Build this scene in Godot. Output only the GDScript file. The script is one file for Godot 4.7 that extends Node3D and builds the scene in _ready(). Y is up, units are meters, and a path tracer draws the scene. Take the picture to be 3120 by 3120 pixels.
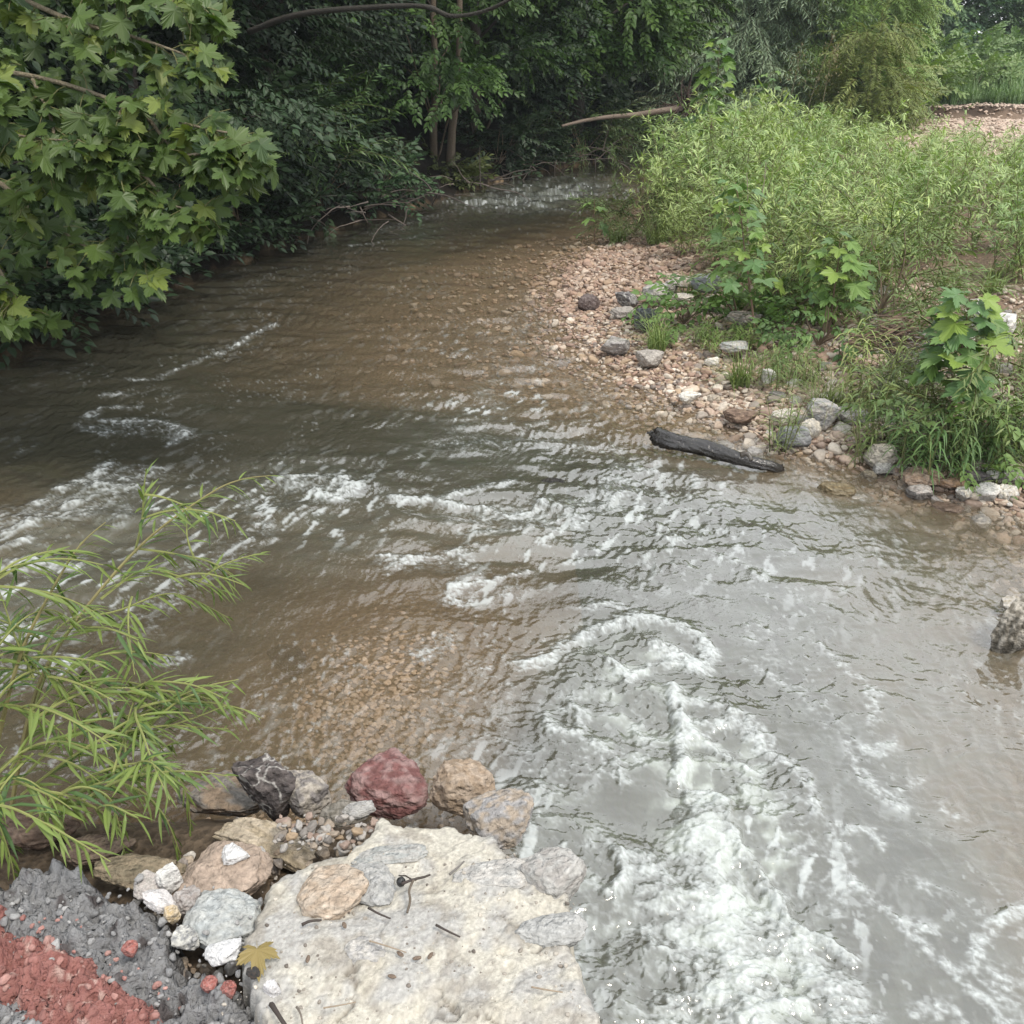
extends Node3D
# A creek below a low crossing: white water in front, gravel bar and willows on the right, shaded trees on the left.
# World axes: x to the right, y up (water level is 0), distance "d" upstream is -z.

class MB:
	var v := PackedVector3Array()
	var c := PackedColorArray()
	var i := PackedInt32Array()
	func p(at: Vector3, col: Color) -> int:
		v.append(at)
		c.append(col)
		return v.size() - 1
	func t(a: int, b: int, d: int) -> void:
		i.append(a)
		i.append(b)
		i.append(d)
	func made(mat: Material, smooth := false) -> ArrayMesh:
		var a := []
		a.resize(Mesh.ARRAY_MAX)
		a[Mesh.ARRAY_VERTEX] = v
		a[Mesh.ARRAY_COLOR] = c
		a[Mesh.ARRAY_INDEX] = i
		if smooth:
			var n := PackedVector3Array()
			n.resize(v.size())
			for k in range(0, i.size(), 3):
				var f := (v[i[k + 2]] - v[i[k]]).cross(v[i[k + 1]] - v[i[k]])
				n[i[k]] += f
				n[i[k + 1]] += f
				n[i[k + 2]] += f
			for k in n.size():
				n[k] = n[k].normalized() if n[k].length_squared() > 1e-20 else Vector3.UP
			a[Mesh.ARRAY_NORMAL] = n
		var m := ArrayMesh.new()
		m.add_surface_from_arrays(Mesh.PRIMITIVE_TRIANGLES, a)
		m.surface_set_material(0, mat)
		return m

var rng := RandomNumberGenerator.new()
var noise := FastNoiseLite.new()
var fine := FastNoiseLite.new()
var cell := FastNoiseLite.new()
var M := {}
var used := {}
var icos := {}

# ---------------------------------------------------------------- names and descriptions
func numbered(called: String) -> String:
	var k: int = used.get(called, 0)
	used[called] = k + 1
	return called if k == 0 else "%s_%03d" % [called, k]

func tag(o: Node, label: String, category := "", group := "", kind := "") -> Node:
	if label:
		o.set_meta("label", label)
	if category:
		o.set_meta("category", category)
	if group:
		o.set_meta("group", group)
	if kind:
		o.set_meta("kind", kind)
	return o

func thing(called: String, label: String, category: String, at := Vector3.ZERO, turn := 0.0, group := "") -> Node3D:
	var o := Node3D.new()
	o.name = numbered(called)
	add_child(o)
	o.position = at
	o.rotation.y = turn
	tag(o, label, category, group)
	return o

func part(called: String, mesh: Mesh, parent: Node, kind := "") -> MeshInstance3D:
	var o := MeshInstance3D.new()
	o.mesh = mesh
	o.name = numbered(called) if parent == self else called
	parent.add_child(o, true)
	if kind:
		o.set_meta("kind", kind)
	return o

func many(called: String, mesh: Mesh, where: Array, cols: Array, parent: Node, kind := "stuff") -> MultiMeshInstance3D:
	var mm := MultiMesh.new()
	mm.transform_format = MultiMesh.TRANSFORM_3D
	mm.use_colors = true
	mm.mesh = mesh
	mm.instance_count = where.size()
	for k in where.size():
		mm.set_instance_transform(k, where[k])
		mm.set_instance_color(k, cols[k])
	var o := MultiMeshInstance3D.new()
	o.multimesh = mm
	o.name = numbered(called) if parent == self else called
	parent.add_child(o, true)
	if kind:
		o.set_meta("kind", kind)
	return o

func rr(a: float, b: float) -> float:
	return rng.randf_range(a, b)

func rdir() -> Vector3:
	return Vector3(rng.randfn(), rng.randfn(), rng.randfn()).normalized()

func tint(a: Color, b: Color, jitter := 0.12) -> Color:
	var k := a.lerp(b, rng.randf())
	var f := 1.0 + rr(-jitter, jitter)
	return Color(k.r * f, k.g * f, k.b * f)

func frame(y: Vector3, up: Vector3) -> Basis:
	y = y.normalized()
	var z := up - y * up.dot(y)
	z = z.normalized() if z.length() > 0.001 else Vector3(y.y, -y.x, 0.3).normalized()
	return Basis(y.cross(z).normalized(), y, z)

# ---------------------------------------------------------------- materials
func noise_tex(freq: float, low: float, high: float, size := 512, kind := FastNoiseLite.TYPE_SIMPLEX_SMOOTH, octaves := 5) -> NoiseTexture2D:
	var t := NoiseTexture2D.new()
	t.width = size
	t.height = size
	t.seamless = true
	var n := FastNoiseLite.new()
	n.noise_type = kind
	n.frequency = freq
	n.fractal_octaves = octaves
	t.noise = n
	var g := Gradient.new()
	g.set_color(0, Color(low, low, low))
	g.set_color(1, Color(high, high, high))
	t.color_ramp = g
	return t

func leaf_mat(rough: float, back: Color) -> StandardMaterial3D:
	var m := StandardMaterial3D.new()
	m.vertex_color_use_as_albedo = true
	m.roughness = rough
	m.metallic_specular = 0.4
	m.cull_mode = BaseMaterial3D.CULL_DISABLED
	m.backlight_enabled = true
	m.backlight = back
	return m

func stone_mat(tex: Texture2D, bump: Texture2D, scale: float, relief: float, rough: float) -> StandardMaterial3D:
	var m := StandardMaterial3D.new()
	m.vertex_color_use_as_albedo = true
	m.albedo_texture = tex
	m.roughness = rough
	m.metallic_specular = 0.3
	m.uv1_triplanar = true
	m.uv1_world_triplanar = true
	m.uv1_scale = Vector3.ONE * scale
	m.heightmap_enabled = true
	m.heightmap_texture = bump
	m.heightmap_scale = relief
	return m

func materials() -> void:
	var grain := noise_tex(0.02, 0.78, 1.0)
	var rough_grain := noise_tex(0.035, 0.0, 1.0)
	var speck := noise_tex(0.06, 0.55, 1.0, 512, FastNoiseLite.TYPE_CELLULAR, 3)
	M.rock = stone_mat(grain, rough_grain, 2.3, 1.2, 0.85)
	M.wet_rock = stone_mat(grain, rough_grain, 2.3, 1.0, 0.3)
	M.slab = stone_mat(grain, rough_grain, 9.0, 0.16, 0.9)
	M.concrete = stone_mat(grain, rough_grain, 3.0, 1.5, 0.9)
	M.pebble = StandardMaterial3D.new()
	M.pebble.vertex_color_use_as_albedo = true
	M.pebble.roughness = 0.8
	M.ground = stone_mat(speck, speck, 1.1, 3.0, 0.9)
	M.bark = stone_mat(grain, rough_grain, 3.0, 1.5, 0.9)
	M.wet_wood = stone_mat(grain, rough_grain, 4.0, 0.4, 0.16)
	M.wet_wood.metallic_specular = 0.6
	M.leaf = leaf_mat(0.45, Color(0.62, 0.7, 0.3))
	M.shade_leaf = leaf_mat(0.5, Color(0.34, 0.4, 0.16))  # leaf copy with less backlight, stands in for shade in the woods
	M.grass = leaf_mat(0.5, Color(0.62, 0.7, 0.3))
	M.plain = StandardMaterial3D.new()
	M.plain.vertex_color_use_as_albedo = true
	M.plain.roughness = 0.8
	M.gloss = StandardMaterial3D.new()
	M.gloss.vertex_color_use_as_albedo = true
	M.gloss.roughness = 0.3
	var white := Image.create(4, 4, false, Image.FORMAT_RGB8)
	white.fill(Color.WHITE)
	M.water = StandardMaterial3D.new()
	M.water.vertex_color_use_as_albedo = true
	M.water.albedo_texture = ImageTexture.create_from_image(white)
	M.water.transparency = BaseMaterial3D.TRANSPARENCY_ALPHA
	M.water.roughness = 0.1
	M.water.metallic_specular = 0.7
	M.water.uv1_triplanar = true
	M.water.uv1_world_triplanar = true
	M.water.uv1_scale = Vector3(2.2, 2.2, 1.4)
	M.water.heightmap_enabled = true
	M.water.heightmap_texture = noise_tex(0.022, 0.0, 1.0, 512, FastNoiseLite.TYPE_SIMPLEX, 4)
	M.water.heightmap_scale = 0.22
	M.water.clearcoat_enabled = true
	M.water.clearcoat = 0.9
	M.water.clearcoat_roughness = 0.08
	M.foam = StandardMaterial3D.new()
	M.foam.vertex_color_use_as_albedo = true
	M.foam.albedo_texture = M.water.albedo_texture
	M.foam.transparency = BaseMaterial3D.TRANSPARENCY_ALPHA
	M.foam.roughness = 0.5
	M.foam.metallic_specular = 0.3

# ---------------------------------------------------------------- shapes
func tube(mb: MB, pts: Array, r0: float, r1: float, sides: int, col: Color, rough := 0.0, grain := 0.0) -> void:
	var prev := -1
	var up := Vector3(0.31, 0.9, 0.27)
	for k in pts.size():
		var along: Vector3 = (pts[mini(k + 1, pts.size() - 1)] - pts[maxi(k - 1, 0)]).normalized()
		var b := frame(along, up)
		up = b.z
		var f := float(k) / (pts.size() - 1)
		var at := mb.v.size()
		for s in sides:
			var a := TAU * s / sides
			var r := lerpf(r0, r1, f) * (1.0 + rough * noise.get_noise_3d(k * 0.8, s * 1.7, r0 * 90.0) + grain * fine.get_noise_3d(k * 0.06, s * 2.3, 5.0))
			var sh := 1.0 + 0.25 * noise.get_noise_3d(k * 0.5 + r0 * 300.0, s * 2.0, 3.0)
			mb.p(pts[k] + (b.x * cos(a) + b.z * sin(a)) * r, Color(col.r * sh, col.g * sh, col.b * sh))
		if prev >= 0:
			for s in sides:
				var n := (s + 1) % sides
				mb.t(prev + s, prev + n, at + s)
				mb.t(prev + n, at + n, at + s)
		prev = at
	for e in [0, 1]:
		var o: int = prev if e else prev - sides * (pts.size() - 1)
		var mid := mb.p(pts[pts.size() - 1] if e else pts[0], col)
		for s in sides:
			var n := (s + 1) % sides
			if e:
				mb.t(mid, o + s, o + n)
			else:
				mb.t(mid, o + n, o + s)

func smooth_line(pts: Array, per := 5) -> Array:
	var got := []
	for k in pts.size() - 1:
		var a: Vector3 = pts[maxi(k - 1, 0)]
		var b: Vector3 = pts[k]
		var c: Vector3 = pts[k + 1]
		var d: Vector3 = pts[mini(k + 2, pts.size() - 1)]
		for s in per:
			got.append(b.cubic_interpolate(c, a, d, float(s) / per))
	got.append(pts[pts.size() - 1])
	return got

func wander(from: Vector3, dir: Vector3, length: float, n: int, bend: Vector3, shake := 0.12) -> Array:
	var pts := [from]
	var at := from
	dir = dir.normalized()
	for k in n:
		dir = (dir + bend / n + rdir() * shake).normalized()
		at += dir * length / n
		pts.append(at)
	return pts

# a leaf along the frame's y axis, face along its z axis
func leaf(mb: MB, x: Transform3D, L: float, W: float, droop: float, col: Color, fold := 0.25) -> void:
	var pale := Color(col.r * 1.25, col.g * 1.2, col.b * 1.2)
	var a := mb.p(x.origin, pale)
	var o := mb.v.size()
	for s in [[0.28, 0.5], [0.62, 0.42]]:
		var z: float = -droop * s[0] * s[0] * L
		var h: float = s[1] * W
		mb.p(x * Vector3(-h, s[0] * L, z + fold * h), col)
		mb.p(x * Vector3(0, s[0] * L, z), pale)
		mb.p(x * Vector3(h, s[0] * L, z + fold * h), col)
	var e := mb.p(x * Vector3(0, L, -droop * L), col)
	mb.t(a, o, o + 1)
	mb.t(a, o + 1, o + 2)
	mb.t(o, o + 3, o + 4)
	mb.t(o, o + 4, o + 1)
	mb.t(o + 1, o + 4, o + 5)
	mb.t(o + 1, o + 5, o + 2)
	mb.t(o + 3, e, o + 4)
	mb.t(o + 4, e, o + 5)

func slim_leaf(mb: MB, x: Transform3D, L: float, W: float, droop: float, col: Color) -> void:
	var a := mb.p(x.origin, col)
	var l := mb.p(x * Vector3(-W * 0.5, L * 0.42, -droop * 0.18 * L), col)
	var r := mb.p(x * Vector3(W * 0.5, L * 0.42, -droop * 0.18 * L), col)
	var e := mb.p(x * Vector3(0, L, -droop * L), col)
	mb.t(a, l, r)
	mb.t(l, e, r)

# a lobed sycamore leaf of unit size: tip towards y, stalk at the origin
func lobed_leaf(sd: int) -> ArrayMesh:
	rng.seed = sd
	var mb := MB.new()
	var rim := []
	var lobes := [[-118.0, 0.5], [-60.0, 0.66], [0.0, 0.76], [60.0, 0.66], [118.0, 0.5]]
	for k in lobes.size():
		var a: float = lobes[k][0]
		var r: float = lobes[k][1] * rr(0.92, 1.08)
		if k == 0:
			rim.append([-168.0, 0.2])
		for q in [[-23.0, 0.60], [-18.0, 0.78], [-14.0, 0.70], [-10.0, 0.88], [-6.5, 0.82], [0.0, 1.0], [6.5, 0.82], [10.0, 0.88], [14.0, 0.70], [18.0, 0.78], [23.0, 0.60]]:
			rim.append([a + q[0], r * q[1] * rr(0.95, 1.05)])
		if k < 4:
			rim.append([a + 31.0, minf(r, lobes[k + 1][1]) * 0.55])
	rim.append([168.0, 0.2])
	var curl := rr(0.1, 0.55)
	var wave := rr(0.0, 6.0)
	var mid := mb.p(Vector3(0, 0.22, 0.0), Color(1.35, 1.3, 1.15))
	var first := mb.v.size()
	for q in rim:
		var a: float = deg_to_rad(q[0])
		var at := Vector3(sin(a) * q[1], 0.22 + cos(a) * q[1], 0)
		var ridge := absf(sin(a * 2.9))
		at.z = -curl * q[1] * q[1] + 0.09 * ridge * q[1] + 0.08 * sin(a * 2.0 + wave)
		var s := rr(0.9, 1.06)
		mb.p(at, Color(s, s, s))
	for k in rim.size() - 1:
		# an inner ring point half-way keeps the veins raised
		mb.t(mid, first + k, first + k + 1)
	var st := mb.v.size()
	mb.p(Vector3(-0.012, 0.22, 0), Color(1.5, 1.5, 1.1))
	mb.p(Vector3(0.012, 0.22, 0), Color(1.5, 1.5, 1.1))
	mb.p(Vector3(0, -0.12, 0.03), Color(1.4, 1.2, 0.8))
	mb.t(st, st + 1, st + 2)
	return mb.made(M.leaf)

func ico(sub: int) -> Array:
	if icos.has(sub):
		return icos[sub]
	var v := []
	var f := []
	if sub == 0:
		var g := (1.0 + sqrt(5.0)) / 2.0
		for s in [[-1, g, 0], [1, g, 0], [-1, -g, 0], [1, -g, 0], [0, -1, g], [0, 1, g], [0, -1, -g], [0, 1, -g], [g, 0, -1], [g, 0, 1], [-g, 0, -1], [-g, 0, 1]]:
			v.append(Vector3(s[0], s[1], s[2]).normalized())
		f = [[0, 11, 5], [0, 5, 1], [0, 1, 7], [0, 7, 10], [0, 10, 11], [1, 5, 9], [5, 11, 4], [11, 10, 2], [10, 7, 6], [7, 1, 8], [3, 9, 4], [3, 4, 2], [3, 2, 6], [3, 6, 8], [3, 8, 9], [4, 9, 5], [2, 4, 11], [6, 2, 10], [8, 6, 7], [9, 8, 1]]
	else:
		var low := ico(sub - 1)
		v = low[0].duplicate()
		var mids := {}
		for t in low[1]:
			var m := []
			for k in 3:
				var a: int = t[k]
				var b: int = t[(k + 1) % 3]
				var key := mini(a, b) * 100000 + maxi(a, b)
				if not mids.has(key):
					mids[key] = v.size()
					v.append(((v[a] + v[b]) * 0.5).normalized())
				m.append(mids[key])
			f.append([t[0], m[0], m[2]])
			f.append([t[1], m[1], m[0]])
			f.append([t[2], m[2], m[1]])
			f.append([m[0], m[1], m[2]])
	icos[sub] = [v, f]
	return icos[sub]

# a broken stone: a ball cut by random planes, roughened; dims are its full width, height and depth
func stone(dims: Vector3, sd: int, sub: int, a: Color, b: Color, mat: Material, angular := 0.85, vein := Color(0, 0, 0, 0), wet_to := -99.0) -> ArrayMesh:
	rng.seed = sd
	var cuts := []
	for k in 13:
		var n := rdir()
		n.y *= 0.7
		cuts.append([n.normalized(), rr(0.55, 0.88)])
	cuts.append([Vector3(rr(-0.2, 0.2), 1, rr(-0.2, 0.2)).normalized(), rr(0.45, 0.7)])
	var base := ico(sub)
	var mb := MB.new()
	var lo := Vector3.ONE * 9.0
	var hi := -lo
	var at := []
	var o := Vector3(sd % 97, sd % 89, sd % 83) * 1.7
	for dir in base[0]:
		var r := 1.1
		for q in cuts:
			var k: float = dir.dot(q[0])
			if k > 0.05:
				r = minf(r, q[1] / k)
		r = lerpf(0.8, r, angular)
		r *= 1.0 + 0.09 * noise.get_noise_3dv(dir * 1.6 + o) + 0.045 * fine.get_noise_3dv(dir * 3.0 + o) + 0.02 * fine.get_noise_3dv(dir * 9.0 + o)
		var p: Vector3 = dir * r
		lo = lo.min(p)
		hi = hi.max(p)
		at.append(p)
	for k in at.size():
		var dir: Vector3 = base[0][k]
		var p: Vector3 = (at[k] - (lo + hi) * 0.5) / (hi - lo) * dims
		var f := smoothstep(-0.35, 0.35, noise.get_noise_3dv(dir * 1.9 + o))
		var col := a.lerp(b, f)
		var s := 1.0 + 0.35 * fine.get_noise_3dv(dir * 4.0 + o) + 0.2 * fine.get_noise_3dv(dir * 13.0 + o)
		col = Color(col.r * s, col.g * s, col.b * s)
		if vein.a > 0.0:
			var w := absf(noise.get_noise_3dv(dir * 1.05 + o * 1.3))
			col = col.lerp(vein, (1.0 - smoothstep(0.02, 0.12, w + 0.08 * fine.get_noise_3dv(dir * 6.0 + o))) * vein.a)
		# a soaked foot is darker than the dry stone above it
		if wet_to > -90.0:
			var k2 := 1.0 - 0.55 * (1.0 - smoothstep(wet_to - 0.012, wet_to + 0.012, p.y + 0.02 * noise.get_noise_3dv(dir * 3.0 + o)))
			col = Color(col.r * k2, col.g * k2, col.b * k2)
		mb.p(p, col)
	for t in base[1]:
		mb.t(t[0], t[2], t[1])
	return mb.made(mat, true)

func rock(called: String, at: Vector3, dims: Vector3, turn: float, sd: int, a: Color, b: Color, label: String, angular := 0.85, wet := false, sub := 4, vein := Color(0, 0, 0, 0), tilt := 0.0) -> MeshInstance3D:
	var o := part(called, stone(dims, sd, sub, a, b, M.wet_rock if wet else M.rock, angular, vein, 0.045 - at.y - dims.y * 0.32 if at.y < 0.27 else -99.0), self)
	o.position = at + Vector3(0, dims.y * 0.32, 0)
	o.rotation = Vector3(tilt, turn, tilt * 0.7)
	tag(o, label, "rock")
	return o

# a flat mass with a drawn outline: a height field whose rim drops steeply by "thick" within "side"
func mass(mb: MB, outline: Array, thick: float, step: float, side: float, ragged: float, top: Callable, paint: Callable) -> void:
	var poly := PackedVector2Array()
	var lo := Vector2(99, 99)
	var hi := -lo
	for q in outline:
		var p := Vector2(q.x, q.z)
		poly.append(p)
		lo = lo.min(p)
		hi = hi.max(p)
	lo -= Vector2.ONE * (side + step * 3.0)
	hi += Vector2.ONE * (side + step * 3.0)
	var y0: float = outline[0].y
	var w := int((hi.x - lo.x) / step) + 1
	var h := int((hi.y - lo.y) / step) + 1
	var out := PackedFloat32Array()
	var n := poly.size()
	for r in h:
		for k in w:
			var p := lo + Vector2(k, r) * step
			var d := 9.0
			for s in n:
				d = minf(d, Geometry2D.get_closest_point_to_segment(p, poly[s], poly[(s + 1) % n]).distance_to(p))
			if Geometry2D.is_point_in_polygon(p, poly):
				d = -d
			d += ragged * (noise.get_noise_2d(p.x * 9.0, p.y * 9.0) + 0.7 * fine.get_noise_2d(p.x * 22.0, p.y * 22.0))
			out.append(d)
			var f := clampf((d + 0.02) / side, 0.0, 1.0)
			var y: float = y0 + top.call(p.x, p.y) * (1.0 - 0.5 * f) - thick * (f * f * (2.0 - f))
			y -= 0.012 * smoothstep(-0.05, 0.0, d)
			p += Vector2(noise.get_noise_2d(y * 14.0, p.x * 5.0), noise.get_noise_2d(y * 14.0 + 50.0, p.y * 5.0)) * 0.02 * f
			var col: Color = paint.call(p.x, p.y)
			var soak := 1.0 - 0.5 * (1.0 - smoothstep(0.07, 0.16, y + 0.03 * noise.get_noise_2d(p.x * 8.0, p.y * 8.0)))
			mb.p(Vector3(p.x, y, p.y), Color(col.r * soak, col.g * soak, col.b * soak))
	for r in h - 1:
		for k in w - 1:
			var o := r * w + k
			if minf(minf(out[o], out[o + 1]), minf(out[o + w], out[o + w + 1])) < side:
				mb.t(o, o + 1, o + w)
				mb.t(o + 1, o + w + 1, o + w)

# ---------------------------------------------------------------- land
# each bank's waterline as (d, x)
var right_line := [Vector2(-3.0, 1.7), Vector2(1.69, 2.1), Vector2(3.12, 2.6), Vector2(3.76, 2.75), Vector2(4.4, 2.9), Vector2(4.76, 2.75), Vector2(4.93, 2.35), Vector2(5.31, 2.18), Vector2(5.45, 1.97), Vector2(5.61, 1.67), Vector2(5.98, 1.45), Vector2(6.46, 1.2), Vector2(7.63, 0.67), Vector2(8.93, 0.5), Vector2(10.29, 0.55), Vector2(11.58, 0.8), Vector2(13.2, 1.5), Vector2(17.09, 2.6), Vector2(21.64, 3.6), Vector2(27.49, 5.0), Vector2(34.0, 7.5), Vector2(45.0, 16.0), Vector2(300.0, 200.0)]
var left_line := [Vector2(-3.0, -4.2), Vector2(6.0, -4.2), Vector2(7.55, -4.05), Vector2(9.13, -3.8), Vector2(10.97, -3.32), Vector2(13.0, -2.78), Vector2(14.79, -2.05), Vector2(17.43, -0.96), Vector2(20.19, -0.06), Vector2(21.85, 1.05), Vector2(23.9, 2.5), Vector2(28.68, 3.2), Vector2(34.0, 5.5), Vector2(45.0, 13.5), Vector2(300.0, 190.0)]
var front_line := [Vector2(-60.0, 3.2), Vector2(-4.0, 2.9), Vector2(-1.63, 2.35), Vector2(-0.9, 2.4), Vector2(-0.45, 2.38), Vector2(-0.11, 2.3), Vector2(0.02, 1.95), Vector2(0.12, 1.6), Vector2(0.17, 1.2), Vector2(0.25, -3.0)]

func along(line: Array, d: float) -> float:
	if d <= line[0].x:
		return line[0].y
	for k in range(1, line.size()):
		if d < line[k].x:
			var a: Vector2 = line[k - 1]
			var b: Vector2 = line[k]
			return lerpf(a.y, b.y, (d - a.x) / (b.x - a.x))
	return line[line.size() - 1].y

func ground_y(x: float, d: float) -> float:
	var wob := 0.16 * noise.get_noise_2d(x * 1.1, d * 1.1)
	var er := x - along(right_line, d) + wob
	var el := along(left_line, d) - x + wob
	var h := 0.0
	if er > 0.0:
		h = 0.11 * minf(er, 1.6) + 0.05 * clampf(er - 1.6, 0.0, 4.0) + 0.012 * clampf(er - 5.6, 0.0, 30.0)
		h += 0.05 * noise.get_noise_2d(x * 0.7, d * 0.7) * minf(er, 1.0) + 0.02 * noise.get_noise_2d(x * 3.0, d * 3.0) * minf(er * 3.0, 1.0)
		var m := d + 1.2 * noise.get_noise_2d(x * 0.35, 7.0)
		if x > 8.0:
			h += smoothstep(8.0, 10.0, x) * (0.32 * smoothstep(32.6, 33.1, m) + 0.75 * smoothstep(33.0, 44.0, m))
	elif el > 0.0:
		h = minf(0.5 * el, 0.5) + 0.14 * clampf(el - 1.0, 0.0, 10.0) + 0.05 * noise.get_noise_2d(x * 1.2, d * 1.2) * minf(el * 2.0, 1.0)
	else:
		var slope := lerpf(lerpf(0.19, 0.06, smoothstep(5.4, 7.0, d)), 0.16, smoothstep(12.0, 16.0, d))
		h = -minf(0.015 + slope * -er + 0.05 * clampf(-er - 1.6, 0.0, 3.0), lerpf(0.03, 0.15, smoothstep(5.0, 7.0, d)) + lerpf(0.10, 0.6, smoothstep(4.5, 7.0, d)) * -el)
		h = maxf(h, lerpf(-0.24, -0.55, smoothstep(4.2, 7.5, d)) if x < 0.3 else -0.55)
		# a gravel hump ahead of the front bank, and the pool that the jet has dug
		var q := Vector2((x + 0.45 - 0.12 * (d - 3.3)) * 1.5, (d - 3.35) * 0.72).length() + 0.12 * noise.get_noise_2d(x * 1.6 + 3.0, d * 1.6)
		h = lerpf(h, -0.065, 1.0 - smoothstep(0.05, 1.35, q))
		q = Vector2(x - 0.6, (d - 2.0) * 0.5).length()
		h = lerpf(h, -0.55, 1.0 - smoothstep(0.3, 0.9, q))
		h += 0.02 * noise.get_noise_2d(x * 2.5, d * 2.5)
	var f := along(front_line, x) - d + wob * 0.15
	if f > -0.6 and x < 0.6:
		var rise := f * 0.9
		if f > 0.0:
			rise = minf(rise, 0.33) + 0.02 * noise.get_noise_2d(x * 5.0, d * 5.0)
		h = maxf(h, rise)
	return h

func steps(from: float, to: float, first: float, grow: float) -> Array:
	var got := [from]
	var s := first
	var at := from
	while at < to:
		at += s
		s *= grow
		got.append(minf(at, to))
	return got

var soil: MeshInstance3D

func land() -> void:
	var xs := []
	for q in steps(0.0, 160.0, 0.09, 1.018):
		xs.append(q)
		if q > 0.0:
			xs.push_front(-q)
	var ds := steps(-6.0, 2.0, 0.12, 1.0)
	ds.append_array(steps(2.0, 300.0, 0.06, 1.012).slice(1))
	var mb := MB.new()
	var w := xs.size()
	for d in ds:
		for x in xs:
			var h := ground_y(x, d)
			var er: float = x - along(right_line, d)
			var el: float = along(left_line, d) - x
			var k := noise.get_noise_2d(x * 0.8, d * 0.8) * 0.5 + 0.5
			var col := Color(0.36, 0.25, 0.18).lerp(Color(0.30, 0.22, 0.16), k)
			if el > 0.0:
				col = Color(0.014, 0.011, 0.008).lerp(Color(0.026, 0.02, 0.014), k)  # soil blackened to paint the shade under the left trees
			elif er < 0.0:
				col = Color(0.36, 0.255, 0.155).lerp(Color(0.29, 0.21, 0.13), k)
				if d < 5.0 and x > 0.6:
					col = col.lerp(Color(0.34, 0.29, 0.24), smoothstep(0.9, 1.6, x))
			if er > 0.0 and d > 32.0:
				col = Color(0.10, 0.07, 0.05)
			var f: float = along(front_line, x) - d
			if f > 0.05 and x < 0.4:
				col = Color(0.16, 0.12, 0.085)
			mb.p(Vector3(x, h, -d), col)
	for r in ds.size() - 1:
		for k in w - 1:
			var a := r * w + k
			mb.t(a, a + w, a + 1)
			mb.t(a + 1, a + w, a + w + 1)
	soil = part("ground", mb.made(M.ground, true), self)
	tag(soil, "gravel creek bed and earth banks that carry the water and the trees", "", "", "structure")

# ---------------------------------------------------------------- water
const CELL := 0.006
const COLS := 400
const ROWS := 790
const Q0 := -1.3
var foam := PackedFloat32Array()
var churn := PackedFloat32Array()
var silt := PackedFloat32Array()

# masks live on a plan of the creek with cells that grow up the creek
func stroke(into: PackedFloat32Array, width: float, strength: float, pts: Array) -> void:
	for k in pts.size() - 1:
		var a: Vector2 = pts[k]
		var b: Vector2 = pts[k + 1]
		var q_lo := int((log(maxf(minf(a.y, b.y) - width + 2.0, 0.28)) - Q0) / CELL)
		var q_hi := int((log(maxf(a.y, b.y) + width + 2.0) - Q0) / CELL) + 1
		for q in range(maxi(q_lo, 0), mini(q_hi, ROWS - 1) + 1):
			var d := exp(q * CELL + Q0) - 2.0
			var s_lo := int((minf(a.x, b.x) - width) / (d + 2.0) / CELL) + COLS / 2 - 1
			var s_hi := int((maxf(a.x, b.x) + width) / (d + 2.0) / CELL) + COLS / 2 + 1
			for s in range(maxi(s_lo, 0), mini(s_hi, COLS - 1) + 1):
				var p := Vector2((s - COLS / 2) * CELL * (d + 2.0), d)
				var c := Geometry2D.get_closest_point_to_segment(p, a, b)
				var r := p.distance_to(c) / width
				if r < 1.0:
					var g := (1.0 - r * r)
					into[q * COLS + s] = maxf(into[q * COLS + s], strength * g)

func at_plan(from: PackedFloat32Array, x: float, d: float) -> float:
	var q := (log(d + 2.0) - Q0) / CELL
	var s := x / (d + 2.0) / CELL + COLS / 2
	var qi := int(q)
	var si := int(s)
	if qi < 0 or si < 0 or qi >= ROWS - 1 or si >= COLS - 1:
		return 0.0
	var o := qi * COLS + si
	return lerpf(lerpf(from[o], from[o + 1], s - si), lerpf(from[o + COLS], from[o + COLS + 1], s - si), q - qi)

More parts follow.
